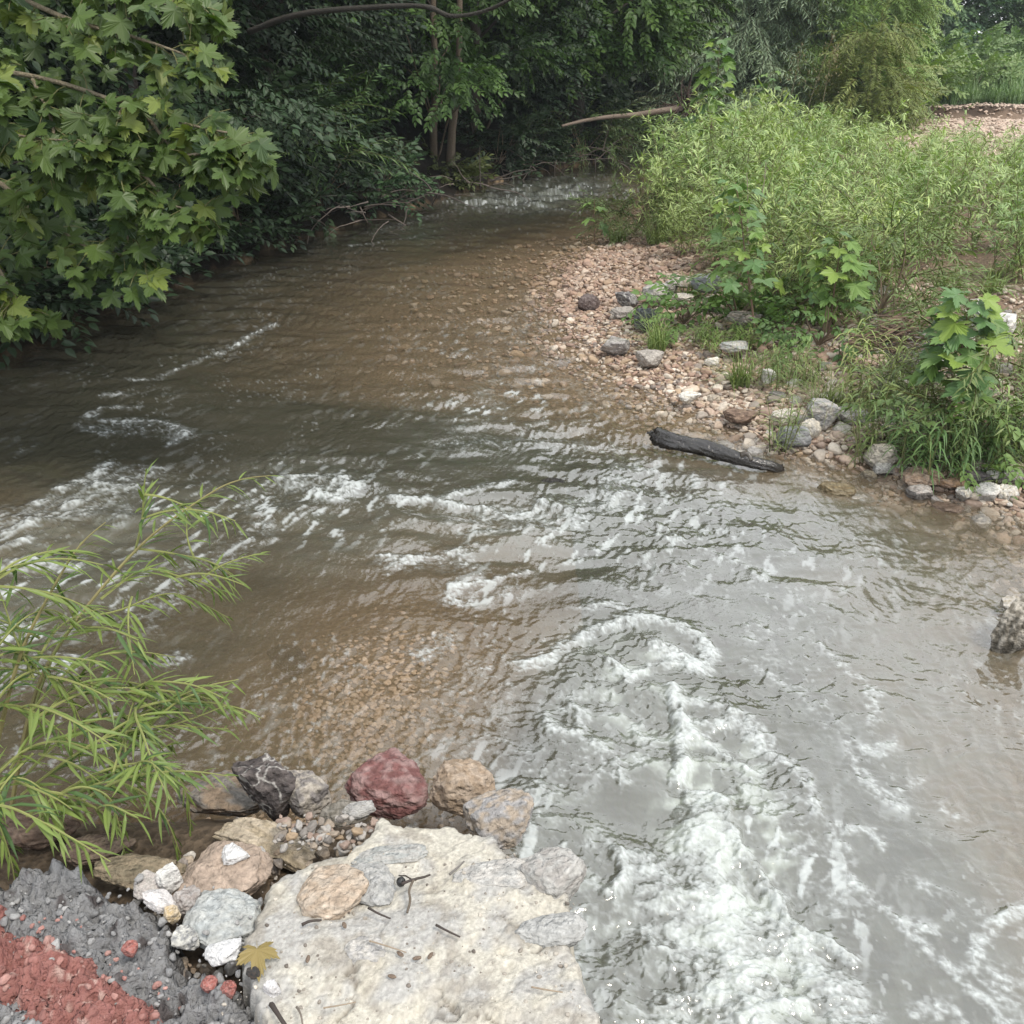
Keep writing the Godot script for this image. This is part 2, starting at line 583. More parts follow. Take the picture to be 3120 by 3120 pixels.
func foam_plan() -> void:
	for a in 3:
		var z := PackedFloat32Array()
		z.resize(COLS * ROWS)
		if a == 0:
			foam = z
		elif a == 1:
			churn = z
		else:
			silt = z
	# the jet in front
	stroke(foam, 0.132, 0.82, [Vector2(0.614, 2.427), Vector2(0.567, 2.162)])
	stroke(foam, 0.167, 0.86, [Vector2(0.575, 2.121), Vector2(0.602, 1.815), Vector2(0.58, 1.591)])
	stroke(foam, 0.124, 0.78, [Vector2(0.416, 2.203), Vector2(0.474, 1.969), Vector2(0.491, 1.736)])
	stroke(foam, 0.104, 0.8, [Vector2(0.702, 2.006), Vector2(0.824, 1.815), Vector2(0.866, 1.605)])
	stroke(foam, 0.077, 0.8, [Vector2(0.397, 1.736), Vector2(0.427, 1.591)])
	stroke(foam, 0.047, 1.0, [Vector2(0.611, 3.118), Vector2(0.61, 2.952), Vector2(0.629, 2.829)])
	stroke(foam, 0.049, 0.95, [Vector2(0.587, 2.799), Vector2(0.587, 2.685), Vector2(0.551, 2.591)])
	stroke(foam, 0.041, 0.85, [Vector2(0.617, 2.874), Vector2(0.712, 2.77), Vector2(0.811, 2.631)])
	stroke(foam, 0.05, 0.8, [Vector2(0.696, 2.89), Vector2(0.811, 2.89), Vector2(0.891, 2.741), Vector2(0.975, 2.644)])
	stroke(foam, 0.051, 0.7, [Vector2(0.679, 3.017), Vector2(0.824, 2.952), Vector2(0.904, 2.799)])
	stroke(foam, 0.073, 1.0, [Vector2(0.592, 3.395), Vector2(0.661, 3.356), Vector2(0.74, 3.254)])
	stroke(foam, 0.044, 0.9, [Vector2(0.378, 3.299), Vector2(0.416, 3.254), Vector2(0.439, 3.171), Vector2(0.541, 3.254), Vector2(0.642, 3.299)])
	stroke(foam, 0.056, 0.9, [Vector2(0.04, 3.269), Vector2(0.136, 3.317), Vector2(0.204, 3.422), Vector2(0.319, 3.516)])
	stroke(foam, 0.06, 0.95, [Vector2(0.319, 3.516), Vector2(0.437, 3.588), Vector2(0.599, 3.622), Vector2(0.725, 3.558), Vector2(0.793, 3.434), Vector2(0.786, 3.337)])
	stroke(foam, 0.061, 0.6, [Vector2(0.287, 3.711), Vector2(0.43, 3.756), Vector2(0.602, 3.644)])
	stroke(foam, 0.045, 0.8, [Vector2(0.133, 2.921), Vector2(0.159, 2.844), Vector2(0.225, 2.844)])
	stroke(foam, 0.047, 0.7, [Vector2(0.215, 3.017), Vector2(0.261, 2.968), Vector2(0.246, 2.874)])
	stroke(foam, 0.044, 0.65, [Vector2(0.288, 2.799), Vector2(0.352, 2.685), Vector2(0.368, 2.577)])
	stroke(foam, 0.041, 0.65, [Vector2(0.47, 2.921), Vector2(0.441, 2.829), Vector2(0.512, 2.799)])
	stroke(foam, 0.163, 0.34, [Vector2(0.059, 2.526), Vector2(0.279, 2.685), Vector2(0.431, 2.741)])
	stroke(foam, 0.217, 0.30, [Vector2(0.166, 3.017), Vector2(0.442, 3.017)])
	stroke(foam, 0.166, 0.36, [Vector2(0.805, 2.604), Vector2(0.855, 2.38), Vector2(0.902, 2.082)])
	stroke(foam, 0.131, 0.45, [Vector2(-0.357, 3.375), Vector2(-0.298, 3.455)])
	stroke(foam, 0.253, 0.28, [Vector2(-0.167, 2.952), Vector2(-0.055, 3.299), Vector2(-0.121, 2.713)])
	stroke(foam, 0.039, 0.75, [Vector2(0.932, 2.685), Vector2(0.975, 2.577), Vector2(0.968, 2.427)])
	stroke(foam, 0.034, 0.95, [Vector2(0.32, 2.267), Vector2(0.333, 2.162), Vector2(0.281, 2.101)])
	stroke(foam, 0.045, 0.95, [Vector2(0.579, 2.526), Vector2(0.651, 2.539), Vector2(0.685, 2.488)])
	stroke(foam, 0.038, 0.9, [Vector2(0.681, 2.427), Vector2(0.686, 2.289), Vector2(0.738, 2.162), Vector2(0.78, 2.082)])
	stroke(foam, 0.031, 0.9, [Vector2(0.77, 2.101), Vector2(0.776, 2.006), Vector2(0.859, 1.934), Vector2(0.909, 1.865)])
	stroke(foam, 0.045, 0.85, [Vector2(0.507, 2.082), Vector2(0.557, 2.025), Vector2(0.651, 2.043)])
	stroke(foam, 0.039, 0.85, [Vector2(0.52, 1.899), Vector2(0.609, 1.848), Vector2(0.72, 1.899)])
	stroke(foam, 0.04, 0.9, [Vector2(0.41, 1.736), Vector2(0.535, 1.752), Vector2(0.636, 1.721), Vector2(0.747, 1.736)])
	stroke(foam, 0.035, 0.85, [Vector2(0.359, 1.988), Vector2(0.394, 1.916), Vector2(0.477, 1.899)])
	# trains of bubbles to the right of the jet
	stroke(foam, 0.027, 0.85, [Vector2(0.996, 2.38), Vector2(1.13, 2.357), Vector2(1.124, 2.289)])
	stroke(foam, 0.02, 0.8, [Vector2(0.991, 2.334), Vector2(1.036, 2.267)])
	stroke(foam, 0.021, 0.95, [Vector2(0.976, 2.203), Vector2(1.029, 2.101), Vector2(1.084, 1.997), Vector2(1.157, 1.848), Vector2(1.203, 1.76), Vector2(1.239, 1.662)])
	stroke(foam, 0.028, 0.8, [Vector2(1.087, 2.006), Vector2(1.167, 1.984), Vector2(1.112, 1.916)])
	stroke(foam, 0.032, 0.8, [Vector2(1.22, 1.848), Vector2(1.274, 1.943), Vector2(1.392, 2.025), Vector2(1.509, 2.082)])
	stroke(foam, 0.108, 0.5, [Vector2(1.268, 1.815), Vector2(1.341, 1.736)])
	stroke(foam, 0.035, 0.8, [Vector2(1.025, 1.721), Vector2(1.112, 1.736), Vector2(1.128, 1.647)])
	stroke(foam, 0.04, 0.75, [Vector2(1.18, 2.785), Vector2(1.259, 2.741), Vector2(1.353, 2.799)])
	stroke(foam, 0.038, 0.75, [Vector2(1.176, 2.713), Vector2(1.186, 2.577), Vector2(1.251, 2.464)])
	stroke(foam, 0.031, 0.75, [Vector2(1.256, 3.455), Vector2(1.322, 3.243), Vector2(1.393, 3.084)])
	stroke(foam, 0.031, 0.6, [Vector2(1.353, 3.084), Vector2(1.308, 2.89)])
	stroke(foam, 0.029, 0.6, [Vector2(1.265, 2.552), Vector2(1.372, 2.604)])
	stroke(foam, 0.041, 0.6, [Vector2(1.392, 2.476), Vector2(1.418, 2.415)])
	stroke(foam, 0.033, 0.55, [Vector2(1.15, 2.182), Vector2(1.243, 2.101)])
	stroke(foam, 0.036, 0.6, [Vector2(0.938, 3.299), Vector2(1.029, 3.153)])
	stroke(foam, 0.081, 0.3, [Vector2(0.976, 3.579), Vector2(1.081, 3.118), Vector2(1.184, 2.799)])
	stroke(foam, 0.03, 0.6, [Vector2(0.981, 3.601), Vector2(1.096, 3.516)])
	# the broken line across the middle
	stroke(foam, 0.055, 1.0, [Vector2(-0.641, 4.91), Vector2(-0.48, 4.896), Vector2(-0.331, 4.812)])
	stroke(foam, 0.041, 0.95, [Vector2(-0.331, 4.812), Vector2(-0.159, 4.792), Vector2(-0.017, 4.659), Vector2(0.124, 4.745), Vector2(0.184, 4.861)])
	stroke(foam, 0.064, 0.75, [Vector2(-0.338, 4.931), Vector2(-0.166, 5.04), Vector2(-0.003, 5.1)])
	stroke(foam, 0.039, 0.9, [Vector2(0.482, 4.812), Vector2(0.577, 4.91), Vector2(0.692, 5.026)])
	stroke(foam, 0.052, 0.6, [Vector2(0.258, 4.595), Vector2(0.428, 4.659), Vector2(0.548, 4.758)])
	stroke(foam, 0.058, 0.55, [Vector2(-0.23, 4.44), Vector2(-0.016, 4.501), Vector2(0.254, 4.501), Vector2(0.366, 4.563)])
	stroke(foam, 0.052, 1.0, [Vector2(-0.616, 4.21), Vector2(-0.524, 4.182), Vector2(-0.425, 4.221)])
	stroke(foam, 0.031, 0.8, [Vector2(-0.424, 4.21), Vector2(-0.298, 4.237), Vector2(-0.199, 4.322)])
	stroke(foam, 0.023, 0.8, [Vector2(-0.556, 4.128), Vector2(-0.57, 4.024)])
	stroke(foam, 0.039, 0.9, [Vector2(-0.171, 3.908), Vector2(-0.267, 3.908), Vector2(-0.274, 3.812)])
	stroke(foam, 0.041, 0.9, [Vector2(-0.274, 3.803), Vector2(-0.212, 3.747), Vector2(-0.097, 3.803)])
	stroke(foam, 0.03, 0.75, [Vector2(-0.147, 3.898), Vector2(-0.039, 4.008), Vector2(0.084, 4.06)])
	stroke(foam, 0.049, 0.85, [Vector2(-1.331, 5.154), Vector2(-1.203, 5.192), Vector2(-0.99, 5.192)])
	stroke(foam, 0.064, 0.95, [Vector2(-1.101, 4.967), Vector2(-0.972, 4.896), Vector2(-0.895, 5.004), Vector2(-0.954, 5.154)])
	stroke(foam, 0.146, 0.5, [Vector2(-1.278, 5.115), Vector2(-0.925, 4.967)])
	stroke(foam, 0.029, 0.8, [Vector2(0.697, 4.595), Vector2(0.794, 4.501), Vector2(0.856, 4.381)])
	stroke(foam, 0.028, 0.8, [Vector2(0.731, 4.44), Vector2(0.872, 4.322), Vector2(1.075, 4.166)])
	stroke(foam, 0.033, 0.65, [Vector2(1.075, 4.166), Vector2(1.163, 3.998)])
	stroke(foam, 0.058, 0.85, [Vector2(0.74, 5.311), Vector2(0.827, 5.271)])
	stroke(foam, 0.039, 0.6, [Vector2(0.62, 5.52), Vector2(0.75, 5.537)])
	stroke(foam, 0.24, 0.46, [Vector2(-0.182, 4.626), Vector2(0.379, 4.758), Vector2(0.711, 5.192)])
	stroke(foam, 0.038, 0.7, [Vector2(0.117, 6.031), Vector2(0.241, 6.112)])
	stroke(foam, 0.2, 0.36, [Vector2(-0.381, 5.697), Vector2(0.113, 5.789), Vector2(0.596, 5.607)])
	stroke(foam, 0.128, 0.46, [Vector2(-0.569, 4.128), Vector2(-0.271, 4.21), Vector2(-0.159, 3.898)])
	stroke(foam, 0.107, 0.44, [Vector2(-0.25, 3.803), Vector2(-0.014, 3.85)])
	# the foam on the left
	stroke(foam, 0.06, 0.85, [Vector2(-2.102, 8.733), Vector2(-2.229, 8.364), Vector2(-2.28, 8.022), Vector2(-2.379, 7.735)])
	stroke(foam, 0.044, 0.7, [Vector2(-2.379, 7.735), Vector2(-2.537, 7.408), Vector2(-2.645, 7.104)])
	stroke(foam, 0.048, 0.75, [Vector2(-2.889, 7.065), Vector2(-2.632, 7.065)])
	stroke(foam, 0.056, 0.75, [Vector2(-2.891, 6.652), Vector2(-2.767, 6.724)])
	stroke(foam, 0.059, 0.7, [Vector2(-2.821, 6.184), Vector2(-2.806, 6.378), Vector2(-2.605, 6.422)])
	stroke(foam, 0.057, 0.8, [Vector2(-2.668, 6.153), Vector2(-2.363, 6.133), Vector2(-2.051, 5.961)])
	stroke(foam, 0.053, 0.85, [Vector2(-2.051, 5.961), Vector2(-2.121, 5.697)])
	stroke(foam, 0.064, 0.7, [Vector2(-2.758, 5.981), Vector2(-2.585, 5.884), Vector2(-2.492, 6.001)])
	stroke(foam, 0.152, 0.42, [Vector2(-2.763, 6.081), Vector2(-2.079, 5.884)])
	stroke(foam, 0.061, 0.9, [Vector2(-2.386, 5.393), Vector2(-2.402, 5.154), Vector2(-2.521, 5.004)])
	stroke(foam, 0.052, 0.85, [Vector2(-2.372, 5.154), Vector2(-2.299, 5.04)])
	stroke(foam, 0.05, 0.95, [Vector2(-2.404, 4.792), Vector2(-2.352, 4.84)])
	stroke(foam, 0.074, 0.95, [Vector2(-2.539, 4.47), Vector2(-2.479, 4.576)])
	stroke(foam, 0.053, 0.95, [Vector2(-2.484, 4.294), Vector2(-2.419, 4.381)])
	stroke(foam, 0.055, 0.7, [Vector2(-2.589, 4.826), Vector2(-2.491, 4.931)])
	stroke(foam, 0.101, 0.75, [Vector2(-2.556, 4.075), Vector2(-2.293, 4.155), Vector2(-2.094, 4.102)])
	stroke(foam, 0.134, 0.7, [Vector2(-2.308, 3.579), Vector2(-2.064, 3.537)])
	stroke(foam, 0.254, 0.5, [Vector2(-2.769, 4.501), Vector2(-2.305, 4.758), Vector2(-2.174, 5.192)])
	stroke(foam, 0.209, 0.45, [Vector2(-2.158, 3.118), Vector2(-1.813, 3.261)])
	stroke(foam, 0.073, 0.6, [Vector2(-2.05, 4.563), Vector2(-2.051, 4.758)])
	stroke(foam, 0.084, 0.6, [Vector2(-2.191, 5.154), Vector2(-2.092, 5.311)])
	stroke(foam, 0.085, 0.45, [Vector2(-1.395, 3.261), Vector2(-1.334, 3.337)])
	stroke(foam, 0.108, 0.38, [Vector2(-1.403, 4.049), Vector2(-1.258, 4.501), Vector2(-1.389, 4.826)])
	stroke(foam, 0.23, 0.3, [Vector2(-1.61, 3.579), Vector2(-1.396, 4.21)])
	stroke(foam, 0.365, 0.26, [Vector2(0.18, 9.795), Vector2(-0.065, 7.267), Vector2(-0.229, 6.081)])
	stroke(foam, 0.284, 0.28, [Vector2(0.063, 8.19), Vector2(0.462, 7.267), Vector2(0.677, 6.513)])
	stroke(churn, 0.831, 0.3, [Vector2(-0.075, 8.545), Vector2(-0.051, 5.52)])
	# the riffle up the creek
	stroke(foam, 0.115, 0.6, [Vector2(0.767, 20.186), Vector2(1.538, 20.839), Vector2(2.036, 20.461)])
	stroke(foam, 0.09, 0.6, [Vector2(-0.779, 15.579), Vector2(-0.3, 16.035), Vector2(0.197, 15.804)])
	stroke(foam, 0.086, 0.55, [Vector2(0.841, 17.293), Vector2(1.398, 17.567), Vector2(1.825, 17.293)])
	stroke(foam, 0.114, 0.6, [Vector2(-0.584, 17.093), Vector2(-0.056, 18.141), Vector2(0.628, 19.071)])
	stroke(foam, 0.112, 0.65, [Vector2(0.162, 16.456), Vector2(0.617, 16.035), Vector2(0.999, 15.469)])
	stroke(foam, 0.631, 0.5, [Vector2(-0.574, 16.768), Vector2(0.757, 17.429), Vector2(1.499, 18.91)])
	stroke(foam, 0.084, 0.6, [Vector2(-0.262, 19.571), Vector2(0.352, 20.186)])
	stroke(foam, 0.065, 0.5, [Vector2(-2.106, 12.617), Vector2(-1.423, 13.122), Vector2(-0.855, 14.067)])
	stroke(foam, 0.203, 0.34, [Vector2(-1.903, 13.622), Vector2(-0.941, 15.579)])
	# churned, milky water
	stroke(churn, 0.386, 1.0, [Vector2(0.631, 2.526), Vector2(0.649, 1.899), Vector2(0.551, 1.46)])
	stroke(churn, 0.486, 0.7, [Vector2(0.452, 3.299), Vector2(0.531, 2.799)])
	stroke(churn, 0.718, 0.55, [Vector2(-0.178, 4.501), Vector2(0.508, 4.626)])
	stroke(churn, 0.81, 0.6, [Vector2(-2.347, 3.948), Vector2(-2.068, 4.501)])
	stroke(churn, 0.702, 0.4, [Vector2(-1.218, 4.967), Vector2(-0.718, 4.501)])
	stroke(silt, 1.038, 0.3, [Vector2(1.235, 3.711), Vector2(1.313, 2.403), Vector2(1.125, 1.736)])
	stroke(silt, 0.982, 0.25, [Vector2(0.966, 4.896), Vector2(1.638, 4.265), Vector2(1.988, 3.579)])
	stroke(churn, 1.655, 0.8, [Vector2(0.122, 16.768), Vector2(1.305, 18.91)])
	stroke(churn, 0.911, 0.25, [Vector2(1.171, 4.501), Vector2(0.862, 5.192)])
	stroke(churn, 0.28, 0.8, [Vector2(0.159, 2.427), Vector2(0.271, 1.988), Vector2(0.263, 1.619)])
	stroke(foam, 0.186, 0.3, [Vector2(0.217, 2.289), Vector2(0.291, 1.899), Vector2(0.292, 1.647)])
	stroke(foam, 0.11, 0.34, [Vector2(0.091, 2.427), Vector2(0.062, 2.713)])
	stroke(silt, 0.448, 0.6, [Vector2(0.452, 3.299), Vector2(0.531, 2.799)])
	stroke(silt, 0.339, 0.85, [Vector2(0.655, 2.658), Vector2(0.639, 1.988), Vector2(0.551, 1.46)])

func creek() -> void:
	foam_plan()
	var ds := [-2.2, -1.6, -1.1, -0.7, -0.3, 0.1, 0.4, 0.6]
	var d := 0.8
	while d < 48.0:
		ds.append(d)
		d += 1.15 * (d * d + 4.84) / (2.2 * 983.0)
	var cols := 960
	var v := PackedVector3Array()
	var c := PackedColorArray()
	var f_at := PackedFloat32Array()
	v.resize(ds.size() * cols)
	c.resize(ds.size() * cols)
	f_at.resize(ds.size() * cols)
	var keep := PackedByteArray()
	keep.resize(ds.size() * cols)
	for r in ds.size():
		d = ds[r]
		var half := 0.56 * maxf(d, 0.0) + 1.05
		var cw := half * 2.0 / cols
		var dw: float = ds[mini(r + 1, ds.size() - 1)] - ds[mini(r, ds.size() - 2)]
		var xl := along(left_line, d) - 0.7
		var xr := along(right_line, d) + 0.7
		var small := clampf(0.05 / dw - 0.2, 0.0, 1.0)
		var mid := clampf(0.14 / dw - 0.2, 0.0, 1.0)
		for k in cols:
			var s := (k + 0.5) / cols * 2.0 - 1.0
			var x := half * (s * 0.8 + 0.5 * s * s * s * s * s)
			var o := r * cols + k
			if x < xl or x > xr:
				continue
			keep[o] = 1
			var m := at_plan(foam, x, d)
			var ch := at_plan(churn, x, d)
			var si := maxf(at_plan(silt, x, d), ch * 0.6)
			# the surface: drawn-out swells, sharper crests, then fine ripples
			var wx := x + 0.05 * noise.get_noise_2d(x * 2.0, d * 2.0)
			var wd := d + 0.06 * noise.get_noise_2d(x * 2.0 + 40.0, d * 2.0)
			var g1 := noise.get_noise_2d(wx * 1.5 + wd * 0.4, wd * 2.6)
			var g2 := 1.0 - absf(noise.get_noise_2d(wx * 7.5 - wd * 1.6 + 9.0, wd * 3.6 + wx * 1.0)) * 2.0
			var tur := fine.get_noise_2d(wx * 5.0, wd * 6.5)
			var tur2 := fine.get_noise_2d(wx * 17.0 + 7.0, wd * 19.0)
			var g3 := fine.get_noise_2d(wx * 12.0 + 30.0 + tur * 0.8, wd * 22.0)
			var calm := 0.35 + 0.65 * smoothstep(-0.25, 0.25, noise.get_noise_2d(x * 0.6 + 60.0, d * 0.5))
			var h := ((0.008 + 0.034 * ch) * g1 + (0.004 + 0.001 * ch) * g2 * mid * calm + (0.0022 + 0.004 * ch) * g3 * small * calm) * (1.0 + 1.3 * smoothstep(4.5, 10.0, d)) + (0.003 * tur2 + 0.0025 * fine.get_noise_2d(x * 30.0, d * 32.0)) * ch * (0.35 + m) * small
			var bead := fine.get_noise_2d(x * 36.0, d * 38.0)
			h += 0.021 * smoothstep(0.3, 0.95, m) * ch
			h += 0.008 * m * (0.5 + 0.7 * tur * mid)
			# foam breaks into patches, threads and beads
			var web := clampf(1.0 - (cell.get_noise_2d(wx * 17.0 + tur * 0.8, wd * 18.0) + 1.0) * 1.5, 0.0, 1.0)
			var lace := clampf(m * 0.95 + 0.26 * tur + 0.36 * tur2 + 0.36 * web + 0.32 * bead - 0.42, 0.0, 1.0) * clampf(m * 3.0, 0.0, 1.0)
			lace *= 0.62 + 0.36 * smoothstep(0.15, 0.6, lace)
			var core := smoothstep(0.56, 0.98, m + 0.22 * tur + 0.2 * tur2 + 0.2 * bead - 0.05) * (0.84 + 0.2 * bead)
			var grit := fine.get_noise_2d(x * 44.0, d * 46.0)
			var fo := clampf(maxf(lace * (0.85 + 0.5 * grit), core * (0.92 + 0.25 * grit)), 0.0, 0.9)
			var dust := smoothstep(0.5, 0.62, fine.get_noise_2d(x * 15.0 + 5.0, d * 9.0)) * smoothstep(0.0, 0.35, noise.get_noise_2d(x * 1.6 + 20.0, d * 0.7)) * 0.26
			# thin threads drawn out along the current
			var thread := smoothstep(0.30, 0.62, fine.get_noise_2d((x - 0.38 * d) * 8.0 + 70.0, d * 2.4 + x * 0.8) + 0.25 * tur2)
			thread *= clampf(0.12 + 1.3 * ch + 0.9 * m, 0.0, 0.75) * smoothstep(-0.25, 0.3, noise.get_noise_2d(x * 0.9 + 140.0, d * 0.7))
			fo = maxf(fo, thread * smoothstep(0.03, 0.08, h - ground_y(x, d)))
			fo = maxf(fo, dust * (1.0 if d < 14.0 else 0.5))
			h += fo * (0.002 + 0.002 * absf(bead) * small)
			# murk by the real depth, milky where air is churned in
			var depth := maxf(h - ground_y(x, d), 0.0)
			var murk := 1.0 - exp(-6.5 * depth)
			murk = clampf(murk + 0.75 * si * smoothstep(0.02, 0.2, depth), 0.16, 0.97)
			var tan_shallows := 1.0 - smoothstep(0.05, 0.34, depth)  # tan over shallows: silt, plus light off the bed painted into the colour
			var air := clampf(si * (0.55 + 0.45 * smoothstep(-0.3, 0.4, tur)), 0.0, 1.0)
			var col := Color(0.062, 0.058, 0.042).lerp(Color(0.165, 0.125, 0.078), tan_shallows).lerp(Color(0.15, 0.158, 0.135), minf(air * 1.4, 1.0))
			col = col.lerp(Color(0.29, 0.315, 0.27), smoothstep(0.35, 0.85, air) * smoothstep(0.0, 0.5, m * 1.3 + 0.25 * tur + 0.2 * tur2))
			var al := murk + (1.0 - murk) * fo
			col = col.lerp(Color(0.50, 0.53, 0.53), fo / maxf(al, 0.01) if al < 1.0 else fo)
			col.a = al
			v[o] = Vector3(x, h, -d)
			c[o] = col
			f_at[o] = fo
	var n := PackedVector3Array()
	n.resize(v.size())
	for r in ds.size():
		for k in cols:
			var o := r * cols + k
			if keep[o] == 0:
				continue
			var a := v[o - 1] if k > 0 and keep[o - 1] else v[o]
			var b := v[o + 1] if k < cols - 1 and keep[o + 1] else v[o]
			var e := v[o - cols] if r > 0 and keep[o - cols] else v[o]
			var g := v[o + cols] if r < ds.size() - 1 and keep[o + cols] else v[o]
			var q := (b - a).cross(e - g)
			n[o] = q.normalized() if q.length_squared() > 1e-16 else Vector3.UP
			if n[o].y < 0.0:
				n[o] = -n[o]
	var idx := [PackedInt32Array(), PackedInt32Array()]
	for r in ds.size() - 1:
		for k in cols - 1:
			var o := r * cols + k
			if keep[o] and keep[o + 1] and keep[o + cols] and keep[o + cols + 1]:
				var w := 1 if f_at[o] + f_at[o + cols + 1] > 0.9 else 0
				idx[w].append_array([o, o + cols, o + 1, o + 1, o + cols, o + cols + 1])
	var mesh := ArrayMesh.new()
	for w in 2:
		# each sheet keeps only the points that it uses
		var pv := PackedVector3Array()
		var pn := PackedVector3Array()
		var pc := PackedColorArray()
		var pi := PackedInt32Array()
		var to := PackedInt32Array()
		to.resize(v.size())
		for o in idx[w]:
			if to[o] == 0:
				pv.append(v[o])
				pn.append(n[o])
				pc.append(c[o])
				to[o] = pv.size()
			pi.append(to[o] - 1)
		var arr := []
		arr.resize(Mesh.ARRAY_MAX)
		arr[Mesh.ARRAY_VERTEX] = pv
		arr[Mesh.ARRAY_NORMAL] = pn
		arr[Mesh.ARRAY_COLOR] = pc
		arr[Mesh.ARRAY_INDEX] = pi
		mesh.add_surface_from_arrays(Mesh.PRIMITIVE_TRIANGLES, arr)
		mesh.surface_set_material(w, M.foam if w else M.water)
	tag(part("creek_water", mesh, self), "shallow murky creek with white foam where the jet breaks", "", "", "structure")

# ---------------------------------------------------------------- plants
var sprays := {}

# a twig along y with leaves on both sides, facing z: the unit that crowns are made of
func spray(kind: String) -> ArrayMesh:
	if sprays.has(kind):
		return sprays[kind]
	rng.seed = hash(kind)
	var mb := MB.new()
	var n := 12
	var len := 0.5
	if kind.begins_with("willow"):
		n = 22
		len = 0.6
	elif kind.begins_with("feather"):
		n = 34
		len = 0.5
	elif kind.begins_with("far"):
		n = 14
		len = 1.0
	var bend := rr(0.15, 0.4)
	var pts := []
	for k in 6:
		var f := k / 5.0
		pts.append(Vector3(0.03 * sin(f * 5.0 + bend * 20.0), f * len, -bend * f * f * len))
	tube(mb, pts, 0.006 if kind != "far" else 0.015, 0.002, 3, Color(0.6, 0.45, 0.4))
	for k in n:
		var f := (k + 0.6) / n
		var side := 1.0 if k % 2 else -1.0
		var at: Vector3 = pts[0].lerp(pts[5], f)
		at.z = -bend * f * f * len
		var col := tint(Color(0.8, 0.85, 0.8), Color(1.2, 1.15, 1.1), 0.15)
		var y := Vector3(side * rr(0.6, 1.1), rr(0.35, 0.9), rr(-0.5, 0.2))
		if k == n - 1:
			y = Vector3(0, 1, -bend)
		if kind.begins_with("willow"):
			y = Vector3(side * rr(0.3, 0.8), rr(0.4, 0.8), rr(-0.7, 0.1))
			var x := Transform3D(frame(y, Vector3(rr(-0.6, 0.6), rr(-0.3, 0.3), 1)), at)
			slim_leaf(mb, x, rr(0.08, 0.12), rr(0.012, 0.018), rr(0.1, 0.5), col)
		elif kind.begins_with("feather"):
			y = Vector3(side * rr(0.7, 1.1), rr(0.3, 0.9), rr(-0.5, 0.3))
			var x := Transform3D(frame(y, Vector3(rr(-0.6, 0.6), 0, 1)), at)
			slim_leaf(mb, x, rr(0.07, 0.13), rr(0.014, 0.022), rr(0.1, 0.4), col)
		elif kind.begins_with("far"):
			var x := Transform3D(frame(y, Vector3(rr(-0.7, 0.7), rr(-0.3, 0.3), 1)), at)
			slim_leaf(mb, x, rr(0.2, 0.32), rr(0.13, 0.2), rr(0.1, 0.5), col)
		else:
			var x := Transform3D(frame(y, Vector3(rr(-0.5, 0.5), rr(-0.3, 0.4), 1)), at)
			var L := rr(0.075, 0.125)
			leaf(mb, x, L, L * rr(0.48, 0.62), rr(0.1, 0.45), col, 0.2)
	sprays[kind] = mb.made(M.shade_leaf if kind.ends_with("dark") else M.leaf)
	return sprays[kind]

# a tree: trunk with limbs, and a crown of sprays gathered in clumps that leave gaps between them
func tree(called: String, label: String, base: Vector3, height: float, reach: float, low: float, kind: String, clumps: int, per: int, a: Color, b: Color, sd: int, trunk := 0.14, bark := Color(0.10, 0.085, 0.07), lean := Vector3.ZERO, group := "", scale := 1.0) -> Node3D:
	var t := thing(called, label, "tree", base, 0.0, group)
	rng.seed = sd
	var mb := MB.new()
	var spine := wander(Vector3(0, -0.3, 0), Vector3(lean.x, 1.6, lean.z), height * 0.85, 9, Vector3(-lean.x, 0.3, -lean.z) * 0.5, 0.07)
	tube(mb, smooth_line(spine, 3), trunk, trunk * 0.25, 8, bark, 0.25)
	var where := []
	var cols := []
	for k in clumps:
		var f := pow(rng.randf(), 1.5)
		var y := lerpf(low, height, f)
		var r := reach * (0.45 + 0.55 * sin(PI * clampf(0.18 + 0.78 * f, 0.0, 1.0)))
		if kind.begins_with("willow") or kind.begins_with("feather") or kind == "far":
			r = reach * (1.08 - 0.8 * f) if not kind.begins_with("feather") else reach * (0.75 + 0.5 * sin(PI * f))
		var ang := rr(0.0, TAU)
		var rad := r * sqrt(rr(0.12, 1.0))
		var core: Vector3 = spine[clampi(int(y / height * 9.0), 0, 9)]
		var at := Vector3(core.x * 0.7 + cos(ang) * rad, y - 0.25 * rad, core.z * 0.7 + sin(ang) * rad)
		at.y = maxf(at.y, low * 0.7)
		var out := Vector3(cos(ang), rr(-0.1, 0.35), sin(ang))
		if k % 7 == 0 and rad > 0.5:
			var from: Vector3 = spine[clampi(int(maxf(y - rad * 0.5, 0.4) / height * 9.0), 0, 8)]
			var pts := []
			for s in 6:
				var g := s / 5.0
				pts.append(from.lerp(at, g) + Vector3(0, sin(g * PI) * 0.25, 0) + rdir() * 0.05)
			tube(mb, pts, trunk * 0.25, 0.008, 5, bark, 0.15)
		var shade_of := tint(a, b, 0.1)
		var size := rr(0.28, 0.5) * (1.0 + reach * 0.12)
		for s in per:
			var off := rdir() * size * sqrt(rng.randf())
			off.y *= 0.55
			var dir := (out + off * 1.2 + Vector3(0, rr(-0.75, 0.15), 0) + rdir() * 0.35).normalized()
			if kind.begins_with("willow"):
				dir = (dir + Vector3(0, rr(-0.3, 0.3), 0)).normalized()
			var up := (Vector3(0, 1, 0) + out * 0.6 + rdir() * 0.5).normalized()
			var q := Transform3D(frame(dir, up).scaled(Vector3.ONE * rr(0.75, 1.25) * scale), at + off)
			where.append(q)
			cols.append(tint(shade_of, shade_of, 0.18))
	part("trunk", mb.made(M.bark, true), t)
	many("crown", spray(kind), where, cols, t)
	return t

